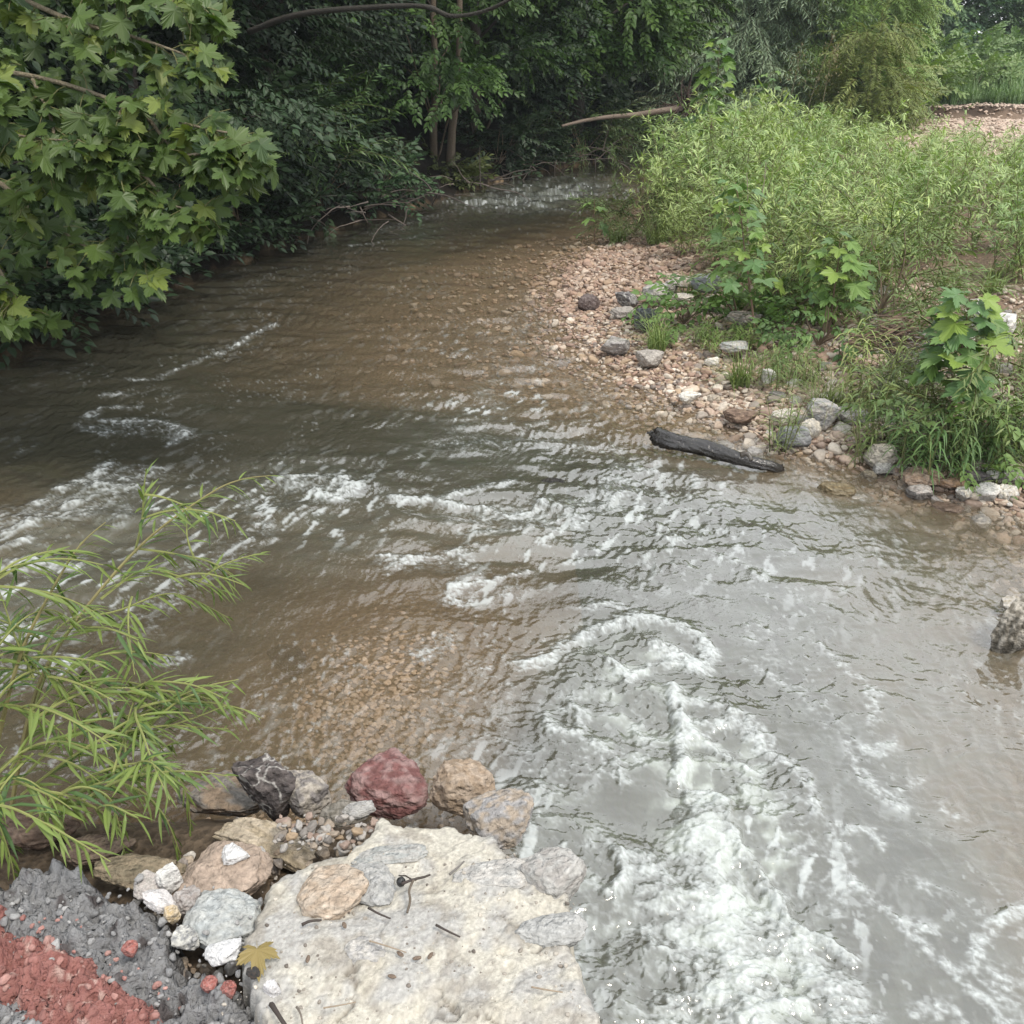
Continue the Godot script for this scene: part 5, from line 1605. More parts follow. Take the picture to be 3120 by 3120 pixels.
func debris() -> void:
	var dark := Color(0.045, 0.035, 0.03)
	var straw := Color(0.24, 0.19, 0.14)
	var t := thing("fallen_nut", "small black nut on a dry forked stalk lying on the slab", "nut")
	var mb := MB.new()
	tube(mb, smooth_line([Vector3(-0.243, 0.54, -1.619), Vector3(-0.22, 0.545, -1.626), Vector3(-0.196, 0.54, -1.639), Vector3(-0.183, 0.535, -1.651)], 4), 0.004, 0.002, 6, dark, 0.3)
	tube(mb, smooth_line([Vector3(-0.218, 0.545, -1.626), Vector3(-0.225, 0.54, -1.601), Vector3(-0.221, 0.535, -1.576), Vector3(-0.225, 0.53, -1.548)], 4), 0.003, 0.0025, 6, Color(0.1, 0.08, 0.06), 0.3)
	tube(mb, [Vector3(-0.22, 0.545, -1.626), Vector3(-0.237, 0.54, -1.643), Vector3(-0.253, 0.535, -1.648)], 0.002, 0.0015, 5, dark, 0.2)
	part("stalk", mb.made(M.plain, true), t)
	var o := part("nut", stone(Vector3(0.021, 0.023, 0.021), 12, 3, Color(0.012, 0.012, 0.012), Color(0.02, 0.02, 0.02), M.gloss, 0.05), t)
	o.position = Vector3(-0.246, 0.535, -1.63)
	stick("broken_twig", "short dark twig below the nut, its end split", [Vector3(-0.309, 0.535, -1.557), Vector3(-0.284, 0.537, -1.539), Vector3(-0.258, 0.535, -1.528)], 0.003, dark)
	stick("broken_twig", "dark straight twig right of the nut's long stalk", [Vector3(-0.16, 0.535, -1.511), Vector3(-0.134, 0.537, -1.493), Vector3(-0.108, 0.535, -1.48)], 0.003, dark)
	stick("dry_stem", "pair-like thin grey stem in the middle of the slab", [Vector3(-0.295, 0.535, -1.47), Vector3(-0.257, 0.536, -1.456), Vector3(-0.216, 0.535, -1.441)], 0.002, straw)
	stick("dry_stem", "thin pale stem low on the slab near the white shard", [Vector3(-0.363, 0.535, -1.312), Vector3(-0.333, 0.536, -1.317), Vector3(-0.302, 0.535, -1.325)], 0.0018, straw)
	stick("dry_stem", "thin pale stem near the water side of the slab", [Vector3(0.038, 0.54, -1.355), Vector3(0.071, 0.541, -1.347), Vector3(0.099, 0.54, -1.343)], 0.0022, straw)
	stick("dry_stem", "grey stem slanting off the big slab towards the boulder", [Vector3(-0.139, 0.545, -1.642), Vector3(-0.123, 0.546, -1.659), Vector3(-0.108, 0.545, -1.681)], 0.003, Color(0.13, 0.12, 0.11))
	stick("dark_stick", "dark stick standing out of the concrete edge at the bottom", [Vector3(-0.469, 0.52, -1.332), Vector3(-0.448, 0.53, -1.301), Vector3(-0.421, 0.53, -1.267)], 0.006, dark)
	stick("dark_stick", "dark crooked stick under the round embedded stone", [Vector3(-0.444, 0.53, -1.516), Vector3(-0.427, 0.535, -1.521), Vector3(-0.405, 0.53, -1.528)], 0.004, dark)
	stick("dry_stem", "thin curved stem at the bottom left of the slab", [Vector3(-0.416, 0.53, -1.318), Vector3(-0.402, 0.54, -1.293), Vector3(-0.395, 0.53, -1.272)], 0.0025, Color(0.14, 0.12, 0.1))
	var k := 0
	for q in [[Vector3(-0.416, 0.527, -1.432), "brown seed lying alone on the left of the slab"], [Vector3(-0.229, 0.527, -1.444), "brown seed under the pair-like grey stem"], [Vector3(-0.194, 0.527, -1.434), "slim brown seed in the group of three on the slab"], [Vector3(-0.167, 0.527, -1.44), "blackish seed right of the slim brown one"], [Vector3(-0.355, 0.527, -1.518), "tiny dark seed below the blue grey patch of the slab"], [Vector3(-0.24, 0.527, -1.39), "dull brown crumb low on the slab"]]:
		var s := part("seed", stone(Vector3(0.009, 0.007, 0.019), 40 + k, 2, Color(0.10, 0.07, 0.05), Color(0.16, 0.12, 0.09), M.plain, 0.2), self)
		s.position = q[0]
		s.rotation.y = k * 0.9
		tag(s, q[1], "seed")
		k += 1
	var lf := part("dead_leaf", lobed_leaf(99), self)
	var m: StandardMaterial3D = M.leaf.duplicate()
	m.albedo_color = Color(0.26, 0.2, 0.08).linear_to_srgb()
	lf.material_override = m
	lf.transform = Transform3D(frame(Vector3(0.3, 0.05, 1), Vector3(0.2, 1, 0.3)).scaled(Vector3.ONE * 0.075), Vector3(-0.525, 0.54, -1.459))
	tag(lf, "curled yellow brown dead leaf at the left edge of the slab", "leaf")
	var blk := part("charred_bit", stone(Vector3(0.03, 0.02, 0.025), 8, 3, dark, Color(0.02, 0.02, 0.02), M.plain, 0.9), self)
	blk.position = Vector3(-0.52, 0.525, -1.4)
	tag(blk, "black charred bit below the dead leaf on the slab", "debris")

# ---------------------------------------------------------------- the right bank
func right_bank() -> void:
	var grey := Color(0.40, 0.37, 0.335)
	var pale := Color(0.54, 0.505, 0.46)
	var cream := Color(0.7, 0.64, 0.54)
	var white := Color(0.8, 0.77, 0.72)
	var dark := Color(0.12, 0.11, 0.115)
	var brown := Color(0.28, 0.2, 0.15)
	rock("mottled_rock", Vector3(0.817, 0.03, -7.629), Vector3(0.234, 0.175, 0.22), -0.191, 4446, Color(0.3, 0.28, 0.27), Color(0.46, 0.43, 0.41), "grey mottled rock at the tip of the waterline, nearest the brown shallows", 0.75)
	rock("wet_dark_rock", Vector3(0.721, 0.02, -9.177), Vector3(0.225, 0.171, 0.182), 0.054, 96851, Color(0.12, 0.09, 0.085), Color(0.2, 0.16, 0.15), "small dark wet rock at the edge of the reddish gravel", 0.8, true)
	rock("white_marked_rock", Vector3(1.053, 0.12, -8.966), Vector3(0.224, 0.134, 0.192), -0.403, 18432, dark, Color(0.25, 0.24, 0.23), "dark rock with white marks above a grey one on the bar", 0.9, false, 4, Color(0.6, 0.58, 0.55, 0.8))
	rock("long_grey_rock", Vector3(0.997, 0.08, -8.638), Vector3(0.262, 0.103, 0.193), -0.153, 42708, grey, Color(0.42, 0.38, 0.35), "long grey rock just below the white marked one", 0.85)
	rock("round_pale_rock", Vector3(1.299, 0.16, -8.936), Vector3(0.248, 0.198, 0.229), 0.377, 84425, pale, Color(0.42, 0.42, 0.4), "rounded pale grey rock standing in the gravel by the grass", 0.5)
	rock("small_pale_rock", Vector3(1.472, 0.18, -9.154), Vector3(0.13, 0.144, 0.106), -0.344, 12316, pale, Color(0.44, 0.42, 0.4), "smaller pale rock touching the rounded one", 0.6)
	rock("blue_dark_rock", Vector3(1.138, 0.1, -8.197), Vector3(0.221, 0.209, 0.158), 0.343, 52975, Color(0.15, 0.165, 0.175), Color(0.24, 0.25, 0.255), "dark blue grey rock behind the tall grass tuft", 0.85)
	rock("tan_flat_rock", Vector3(1.621, 0.22, -9.205), Vector3(0.311, 0.112, 0.269), -0.485, 73221, Color(0.42, 0.35, 0.29), pale, "tan flat rock in front of the sapling", 0.8)
	rock("slate_rock", Vector3(1.768, 0.24, -9.003), Vector3(0.269, 0.19, 0.222), -0.491, 41587, Color(0.3, 0.32, 0.34), Color(0.36, 0.37, 0.38), "smooth slate coloured rock under the sycamore sapling", 0.7)
	rock("cream_rock", Vector3(1.517, 0.2, -8.74), Vector3(0.194, 0.068, 0.181), -0.428, 24219, cream, pale, "cream rock between the rounded pale and the slate one", 0.85)
	rock("cream_rock", Vector3(1.745, 0.2, -8.571), Vector3(0.181, 0.11, 0.163), -0.257, 24499, cream, Color(0.54, 0.5, 0.42), "cream rock under the slate coloured one", 0.85)
	rock("tan_grey_rock", Vector3(1.878, 0.22, -7.881), Vector3(0.288, 0.104, 0.225), -0.104, 20501, Color(0.36, 0.31, 0.26), grey, "tan grey rock at the foot of the sapling stem", 0.85)
	rock("pale_buried_rock", Vector3(1.062, 0.06, -7.257), Vector3(0.224, 0.128, 0.165), 0.277, 61591, Color(0.48, 0.44, 0.4), Color(0.36, 0.33, 0.3), "pale rough rock half buried in the small gravel", 0.7)
	rock("cream_block", Vector3(1.203, 0.06, -6.387), Vector3(0.152, 0.068, 0.108), 0.241, 71025, cream, white, "low cream block near the waterline, left of the grass", 0.9)
	rock("white_chip", Vector3(1.462, 0.14, -6.982), Vector3(0.119, 0.063, 0.096), 0.124, 32894, white, cream, "white chip lying in the reddish gravel", 0.9)
	rock("pale_blue_rock", Vector3(1.682, 0.16, -7.268), Vector3(0.223, 0.095, 0.201), -0.353, 3708, Color(0.44, 0.46, 0.45), pale, "pale bluish rock beside a low grass tuft", 0.8)
	rock("peaked_white_stone", Vector3(1.778, 0.14, -6.573), Vector3(0.101, 0.096, 0.092), -0.456, 12968, white, Color(0.6, 0.58, 0.54), "small peaked white stone alone on the gravel", 0.95)
	rock("brown_slab_rock", Vector3(1.479, 0.05, -6.035), Vector3(0.216, 0.067, 0.192), -0.003, 44196, Color(0.16, 0.11, 0.085), brown, "flat dark brown slab rock near the tip of the log", 0.9)
	rock("light_block_rock", Vector3(1.719, 0.02, -5.645), Vector3(0.212, 0.158, 0.149), -0.191, 66446, Color(0.46, 0.46, 0.47), Color(0.36, 0.36, 0.37), "light grey block at the water's edge beside the log", 0.95)
	rock("tall_grey_rock", Vector3(1.944, 0.08, -5.828), Vector3(0.195, 0.207, 0.175), 0.437, 50876, Color(0.38, 0.38, 0.38), pale, "tall grey rock standing among the pale ones", 0.9)
	rock("wide_grey_rock", Vector3(2.14, 0.1, -5.899), Vector3(0.253, 0.092, 0.199), 0.389, 27747, Color(0.4, 0.4, 0.39), pale, "wide grey rock behind the tall one", 0.85)
	rock("pale_stone", Vector3(1.835, 0.05, -5.716), Vector3(0.138, 0.128, 0.122), 0.253, 73513, pale, cream, "pale stone squeezed between the light block and the tall grey rock", 0.85)
	rock("pale_stone", Vector3(1.713, 0.08, -5.929), Vector3(0.177, 0.083, 0.145), 0.361, 68412, pale, cream, "pale flat stone under the left grass, above the light block", 0.85)
	rock("pale_stone", Vector3(2.131, 0.12, -6.218), Vector3(0.202, 0.065, 0.172), 0.058, 36968, cream, pale, "low pale stone above the tall grey rock", 0.85)
	rock("split_cream_rock", Vector3(2.153, 0.02, -5.331), Vector3(0.176, 0.158, 0.144), -0.033, 20687, cream, Color(0.46, 0.42, 0.36), "cream rock split by a crack at the waterline", 0.95)
	rock("white_low_rock", Vector3(2.148, -0.01, -5.256), Vector3(0.148, 0.078, 0.116), 0.452, 47908, white, Color(0.56, 0.54, 0.5), "low white rock in front of the split cream one", 0.95)
	rock("rusty_flat_rock", Vector3(2.306, 0.03, -5.058), Vector3(0.248, 0.072, 0.181), 0.139, 30762, Color(0.3, 0.215, 0.155), Color(0.36, 0.28, 0.22), "flat rusty brown rock lying tilted on the shore", 0.9, false, 4, Color(0, 0, 0, 0), 0.12)
	rock("speckled_rock", Vector3(2.233, -0.01, -4.921), Vector3(0.14, 0.089, 0.124), 0.127, 85198, Color(0.36, 0.32, 0.29), Color(0.46, 0.43, 0.4), "rounded speckled rock in front of the flat rusty one", 0.6)
	rock("white_triangle_rock", Vector3(2.452, 0, -4.88), Vector3(0.097, 0.089, 0.084), 0.441, 62355, white, cream, "white three-cornered rock, leftmost of the white row on the shore", 0.95)
	rock("white_square_rock", Vector3(2.572, 0, -4.865), Vector3(0.139, 0.109, 0.11), -0.186, 50290, white, white, "white squarish rock in the middle of the white row", 0.95)
	rock("white_wedge_rock", Vector3(2.68, 0, -4.856), Vector3(0.127, 0.108, 0.092), -0.139, 51588, white, cream, "white wedge rock at the right end of the white row", 0.95)
	rock("charcoal_rock", Vector3(2.569, 0.05, -5.023), Vector3(0.161, 0.077, 0.127), -0.49, 27501, dark, Color(0.2, 0.18, 0.17), "charcoal rock behind the white row", 0.9)
	rock("brown_shore_rock", Vector3(2.411, 0.04, -4.974), Vector3(0.169, 0.059, 0.129), -0.151, 45680, Color(0.32, 0.21, 0.13), brown, "reddish brown rock right of the flat rusty one", 0.85)
	rock("tan_shore_rock", Vector3(2.655, 0.08, -5.132), Vector3(0.157, 0.062, 0.111), 0.429, 79002, Color(0.36, 0.29, 0.23), pale, "tan rock under the shore grass, behind the charcoal one", 0.85)
	rock("white_shore_stone", Vector3(2.658, 0.08, -4.997), Vector3(0.086, 0.046, 0.065), -0.036, 91898, white, white, "tiny white stone right of the charcoal rock", 0.9)
	rock("grey_shore_rock", Vector3(2.73, 0.07, -4.981), Vector3(0.168, 0.073, 0.136), 0.387, 97054, Color(0.22, 0.2, 0.19), grey, "dark grey rock at the frame edge above the white wedge", 0.85)
	rock("ochre_water_rock", Vector3(1.802, -0.02, -5.001), Vector3(0.21, 0.07, 0.156), -0.384, 90036, Color(0.36, 0.27, 0.15), Color(0.46, 0.38, 0.24), "ochre rock standing out of the shallow water", 0.8, true)
	rock("white_water_rock", Vector3(1.915, -0.04, -4.941), Vector3(0.159, 0.049, 0.13), -0.065, 38223, white, cream, "white rock awash beside the ochre one", 0.9, true)
	rock("yellow_water_stone", Vector3(2.037, -0.03, -5.188), Vector3(0.109, 0.087, 0.086), -0.496, 23359, Color(0.46, 0.39, 0.28), Color(0.4, 0.35, 0.27), "yellowish stone awash behind the white one", 0.6, true)
	rock("flat_wet_rock", Vector3(2.323, -0.02, -4.766), Vector3(0.172, 0.051, 0.136), -0.083, 72504, Color(0.34, 0.25, 0.19), brown, "flat wet brown rock below the speckled one", 0.9, true)
	rock("drowned_pale_rock", Vector3(2.449, -0.05, -4.623), Vector3(0.146, 0.088, 0.107), 0.498, 80537, cream, pale, "pale square rock just under the water below the white row", 0.85, true)
	rock("drowned_long_rock", Vector3(2.104, -0.07, -4.487), Vector3(0.325, 0.063, 0.181), -0.404, 22580, Color(0.44, 0.39, 0.33), pale, "long pale rock under the ripples, parallel to the shore", 0.8, true)
	rock("drowned_yellow_rock", Vector3(1.874, -0.09, -3.587), Vector3(0.152, 0.074, 0.111), 0.148, 73673, Color(0.5, 0.45, 0.33), pale, "yellowish rock under the smooth grey water", 0.7, true)
	rock("drowned_peach_rock", Vector3(1.772, -0.09, -3.027), Vector3(0.187, 0.096, 0.172), -0.095, 4359, Color(0.5, 0.41, 0.31), pale, "peach coloured rock under the smooth water at the right edge", 0.7, true)
	rock("drowned_dark_rock", Vector3(0.159, -0.06, -5.102), Vector3(0.407, 0.08, 0.229), 0.315, 85905, Color(0.06, 0.055, 0.05), Color(0.1, 0.09, 0.08), "dark rock under the broken white line in midstream", 0.6, true)
	rock("drowned_dark_rock", Vector3(-0.935, -0.11, -3.428), Vector3(0.184, 0.112, 0.129), -0.303, 90669, Color(0.05, 0.05, 0.048), Color(0.08, 0.075, 0.07), "dark rock under the water left of the brown gravel hump", 0.6, true)
	rock("edge_mottled_rock", Vector3(2.031, -0.02, -3.417), Vector3(0.193, 0.298, 0.146), 0.451, 14436, Color(0.15, 0.135, 0.11), Color(0.4, 0.37, 0.32), "large dark mottled rock cut by the right frame edge", 0.9, false, 5)
	rock("edge_tan_rock", Vector3(2.156, 0.02, -3.665), Vector3(0.144, 0.07, 0.114), 0.407, 22549, Color(0.42, 0.37, 0.29), pale, "tan rock just above the large mottled one at the frame edge", 0.85)
	rock("stick_pile_boulder", Vector3(2.75, 0.24, -6.62), Vector3(0.344, 0.27, 0.306), 0.096, 81275, Color(0.36, 0.35, 0.35), pale, "grey boulder under the pile of brown sticks", 0.9)
	rock("bright_boulder", Vector3(3.645, 0.3, -7.286), Vector3(0.333, 0.183, 0.291), 0.126, 45795, white, Color(0.56, 0.55, 0.54), "bright white boulder behind the large-leaved sapling", 0.95)
	rock("pinkish_rock", Vector3(2.576, 0.16, -6.33), Vector3(0.26, 0.106, 0.199), 0.366, 6386, Color(0.48, 0.42, 0.4), pale, "pinkish pale rock between the grass tufts and the boulder", 0.85)
	rock("path_rock", Vector3(3.756, 0.32, -7.887), Vector3(0.207, 0.103, 0.175), -0.337, 24703, Color(0.4, 0.38, 0.36), pale, "grey rock on the gravel path below the thicket", 0.85)
	rock("path_rock", Vector3(3.157, 0.32, -8.45), Vector3(0.191, 0.092, 0.166), 0.154, 23100, pale, cream, "pale rock peeping out below the thicket's edge", 0.85)
	# the wet log
	var log := thing("driftwood_log", "short black waterlogged log lying at the waterline", "log")
	var mb := MB.new()
	tube(mb, smooth_line([Vector3(0.884, 0.09, -5.625), Vector3(0.945, 0.085, -5.547), Vector3(1.057, 0.08, -5.49), Vector3(1.173, 0.075, -5.433), Vector3(1.3, 0.06, -5.352), Vector3(1.396, 0.05, -5.295), Vector3(1.502, 0.03, -5.279), Vector3(1.573, 0, -5.303)], 5), 0.056, 0.024, 28, Color(0.03, 0.026, 0.024), 0.22, 0.32)
	part("log_body", mb.made(M.wet_wood, true), log)
	mb = MB.new()
	tube(mb, smooth_line([Vector3(1.315, 0.11, -5.26), Vector3(1.346, 0.125, -5.239), Vector3(1.365, 0.1, -5.204)], 3), 0.018, 0.012, 8, Color(0.1, 0.085, 0.07), 0.3)
	part("knot", mb.made(M.wet_wood, true), log)
	mb = MB.new()
	rng.seed = 3
	for k in 14:
		var a := Vector3(0.895, 0.09, -5.606)
		tube(mb, wander(a + rdir() * 0.025, Vector3(-1, rr(-0.1, 0.5), -0.4) + rdir() * 0.3, rr(0.03, 0.07), 3, Vector3.ZERO, 0.1), 0.012, 0.004, 5, Color(0.03, 0.026, 0.022), 0.3)
	part("splintered_end", mb.made(M.wet_wood, true), log)
	# the heap of sticks that a flood left
	var heap := thing("driftwood_pile", "heap of dry brown sticks piled on the grey boulder", "driftwood", Vector3(2.606, 0.42, -6.491))
	rng.seed = 19
	for k in 90:
		mb = MB.new()
		var at := Vector3(rr(-0.24, 0.3), 0, rr(-0.14, 0.14))
		at.y = rr(-0.02, 0.2) * (1.0 - absf(at.x - 0.05) * 2.2) + 0.05 * at.x
		var dir := Vector3(1, rr(-0.25, 0.5), rr(-0.8, 0.8))
		tube(mb, wander(at - dir.normalized() * 0.13, dir, rr(0.14, 0.4), 5, rdir() * 0.4, 0.12), rr(0.004, 0.010), 0.003, 4, tint(Color(0.07, 0.045, 0.033), Color(0.19, 0.13, 0.09), 0.2), 0.2)
		part("stick", mb.made(M.plain), heap)

func right_plants() -> void:
	var g1 := Color(0.17, 0.25, 0.08)
	var g2 := Color(0.27, 0.33, 0.12)
	sapling("tall sycamore sapling rising above the willow thicket's left end", Vector3(3.107, 0.45, -16.425), 1.95, Vector3(0.05, 0, 0), 34, 0.34, 301)
	sapling("sycamore sapling with bright leaves on a thin stem over the pale rocks", Vector3(1.921, 0.2, -7.636), 1.15, Vector3(-0.18, 0, -0.1), 42, 0.165, 302)
	sapling("sycamore sapling in front of the thicket, right of the thin-stemmed one", Vector3(2.406, 0.22, -7.371), 0.75, Vector3(0.0, 0, 0), 32, 0.175, 303)
	sapling("large-leaved sycamore sapling at the right edge above the shore", Vector3(2.578, 0.16, -5.456), 0.82, Vector3(0.02, 0, 0), 44, 0.215, 304)
	sapling("tiny sycamore sapling alone at the far waterline of the bar", Vector3(1.054, 0.03, -12.824), 0.5, Vector3(-0.05, 0, 0), 5, 0.2, 305)
	sapling("sycamore seedling at the foot of the right bushes, by the boulder", Vector3(2.374, 0.2, -6.735), 0.3, Vector3(0.05, 0, 0), 6, 0.12, 306)
	sapling("sycamore sapling with pale leaves at the back of the thicket", Vector3(5.581, 0.5, -23.315), 1.35, Vector3(0, 0, 0), 14, 0.28, 307)
	# grass along the shore
	tuft("grass_tuft", "upright grass tuft in front of the dark blue grey rock", Vector3(1.156, 0.08, -7.652), 0.46, 0.26, 110, g1, g2, 11)
	reed("low spreading grass under the thin-stemmed sapling", Vector3(1.65, 0.16, -7.516), 0.16, 0.24, 30, 0.13, 0.010, Color(0.15, 0.23, 0.07), Color(0.24, 0.32, 0.1), 12)
	reed("wide grass clump behind the peaked white stone", Vector3(1.894, 0.15, -6.62), 0.26, 0.24, 32, 0.13, 0.010, Color(0.12, 0.18, 0.06), Color(0.2, 0.26, 0.09), 13)
	reed("tall thin-stemmed grass at the shore left of the tall grey rock", Vector3(1.622, 0.05, -5.585), 0.42, 0.10, 9, 0.13, 0.009, Color(0.14, 0.2, 0.07), Color(0.22, 0.27, 0.1), 14)
	reed("tall reed-like grass with yellowed blades below the stick pile", Vector3(2.306, 0.14, -6.098), 0.62, 0.13, 14, 0.2, 0.014, Color(0.22, 0.28, 0.09), Color(0.34, 0.36, 0.14), 15)
	reed("tall grass at the waterline above the split cream rock", Vector3(2.148, 0.04, -5.377), 0.55, 0.16, 16, 0.17, 0.011, Color(0.13, 0.2, 0.07), Color(0.21, 0.26, 0.09), 16)
	reed("dense dark grass hanging over the shore, right of the split rock", Vector3(2.447, 0.07, -5.278), 0.34, 0.3, 44, 0.19, 0.014, Color(0.09, 0.165, 0.06), Color(0.15, 0.23, 0.08), 17)
	reed("grass with long drooping blades at the right frame edge", Vector3(2.857, 0.1, -5.352), 0.45, 0.26, 30, 0.22, 0.014, Color(0.12, 0.2, 0.065), Color(0.22, 0.29, 0.1), 18)
	reed("thin grass between the boulder and the large-leaved sapling", Vector3(2.554, 0.13, -5.97), 0.4, 0.2, 16, 0.15, 0.009, Color(0.16, 0.21, 0.08), Color(0.24, 0.28, 0.12), 19)
	reed("pale grass growing behind the white boulder at the right edge", Vector3(3.382, 0.2, -6.363), 0.45, 0.25, 26, 0.17, 0.011, Color(0.17, 0.24, 0.08), Color(0.26, 0.31, 0.12), 20)
	tuft("grass_tuft", "short grass at the water by the tip of the gravel bar", Vector3(1.344, 0.05, -12.823), 0.4, 0.4, 160, Color(0.131, 0.182, 0.054), Color(0.203, 0.252, 0.081), 21)
	tuft("grass_tuft", "dark grass patch by the thicket at the back of the reddish gravel", Vector3(1.775, 0.12, -12.293), 0.5, 0.5, 200, Color(0.131, 0.182, 0.061), Color(0.217, 0.266, 0.095), 22)
	tuft("grass_tuft", "sparse grass on the pale stones left of the waterline reeds", Vector3(2.056, 0.1, -6.109), 0.4, 0.36, 120, Color(0.174, 0.224, 0.081), Color(0.261, 0.280, 0.121), 23)
	rng.seed = 246
	var at_spots := []
	while at_spots.size() < 26:
		var dd := rr(5.4, 10.5)
		var xx := rr(1.2, 0.5 * dd + 1.0)
		var er := xx - along(right_line, dd)
		if er < 0.12 or (er < 1.0 and dd > 7.2 and rng.randf() < 0.8):
			continue
		at_spots.append(Vector3(xx, ground_y(xx, dd), -dd))
	for k in at_spots.size():
		var hh := rr(0.16, 0.42)
		tuft("grass_tuft", "small grass tuft sprouting among the pale stones of the right bank", at_spots[k], hh, hh * rr(0.5, 0.9), 40 + k % 5 * 18, Color(0.15, 0.22, 0.07), Color(0.26, 0.31, 0.12), 2000 + k, rr(0.006, 0.011), "small grass tufts among the stones")
	# low leafy weeds
	bush("weed_plant", "low leafy weed beside the dark blue grey rock", Vector3(1.432, 0.16, -8.098), 0.3, 0.3, "broad", 26, Color(0.10, 0.18, 0.05), Color(0.14, 0.23, 0.06), 41, "", "weed", 0.6)
	bush("weed_plant", "leafy weed with pale tips between the two middle saplings", Vector3(2.249, 0.22, -8.035), 0.42, 0.34, "broad", 34, Color(0.11, 0.19, 0.05), Color(0.16, 0.25, 0.07), 42, "", "weed", 0.6)
	bush("weed_plant", "dark leafy weed under the right middle sapling", Vector3(2.326, 0.2, -7.293), 0.4, 0.36, "broad", 34, Color(0.08, 0.15, 0.05), Color(0.12, 0.2, 0.06), 43, "", "weed", 0.6)
	bush("weed_plant", "leafy weed among the rocks behind the low grass tuft", Vector3(1.874, 0.2, -8.117), 0.34, 0.34, "broad", 30, Color(0.09, 0.16, 0.05), Color(0.14, 0.22, 0.06), 44, "", "weed", 0.6)
	bush("weed_plant", "leafy weed filling the shore under the large-leaved sapling", Vector3(2.579, 0.1, -5.352), 0.4, 0.45, "broad", 40, Color(0.09, 0.15, 0.05), Color(0.13, 0.2, 0.06), 45, "", "weed", 0.55)
	bush("willow_bush", "bushy willow in front of the thicket right of the middle saplings", Vector3(3.005, 0.28, -7.969), 0.85, 0.5, "willow", 150, Color(0.12, 0.18, 0.06), Color(0.18, 0.24, 0.08), 46, "", "shrub", 0.8)
	bush("willow_bush", "willow bush between the two middle sycamore saplings", Vector3(2.463, 0.28, -8.548), 0.7, 0.45, "willow", 120, Color(0.12, 0.19, 0.06), Color(0.17, 0.24, 0.08), 47, "", "shrub", 0.8)
	bush("willow_bush", "dark willow bush at the shore under the large-leaved sapling", Vector3(2.845, 0.16, -5.639), 0.6, 0.5, "willow", 130, Color(0.10, 0.15, 0.05), Color(0.16, 0.2, 0.07), 48, "", "shrub", 0.8)
	bush("willow_bush", "small willow bush at the water beyond the reddish gravel", Vector3(1.564, 0.1, -13.003), 0.55, 0.5, "willow", 110, Color(0.09, 0.14, 0.05), Color(0.14, 0.19, 0.07), 49, "", "shrub", 0.8)
	# seed heads at the back of the thicket
	for k in 3:
		var t := thing("seed_stalk", ["brownish plume of a tall seeding weed behind the thicket, leftmost", "brownish plume of a tall seeding weed, tallest of the three", "brownish plume of a tall seeding weed nearest the yellow green tree"][k], "weed", [Vector3(6.052, 0.5, -23.315), Vector3(6.326, 0.5, -23.016), Vector3(6.733, 0.5, -23.016)][k])
		rng.seed = 600 + k
		var mb := MB.new()
		var line := wander(Vector3.ZERO, Vector3(rr(-0.1, 0.1), 1, 0), 1.9 + 0.2 * (k % 2), 8, Vector3(0.2, 0, 0), 0.05)
		tube(mb, line, 0.012, 0.004, 4, Color(0.15, 0.13, 0.08))
		part("stalk", mb.made(M.plain), t)
		mb = MB.new()
		for s in 160:
			var f := rng.randf()
			var at: Vector3 = line[4].lerp(line[8], f) + rdir() * 0.3 * (1.1 - f)
			slim_leaf(mb, Transform3D(frame(rdir() + Vector3.UP * 0.5, Vector3.UP), at), rr(0.04, 0.12), 0.02, 0.3, tint(Color(0.17, 0.13, 0.075), Color(0.22, 0.18, 0.1), 0.2))
		part("seed_head", mb.made(M.leaf), t, "stuff")

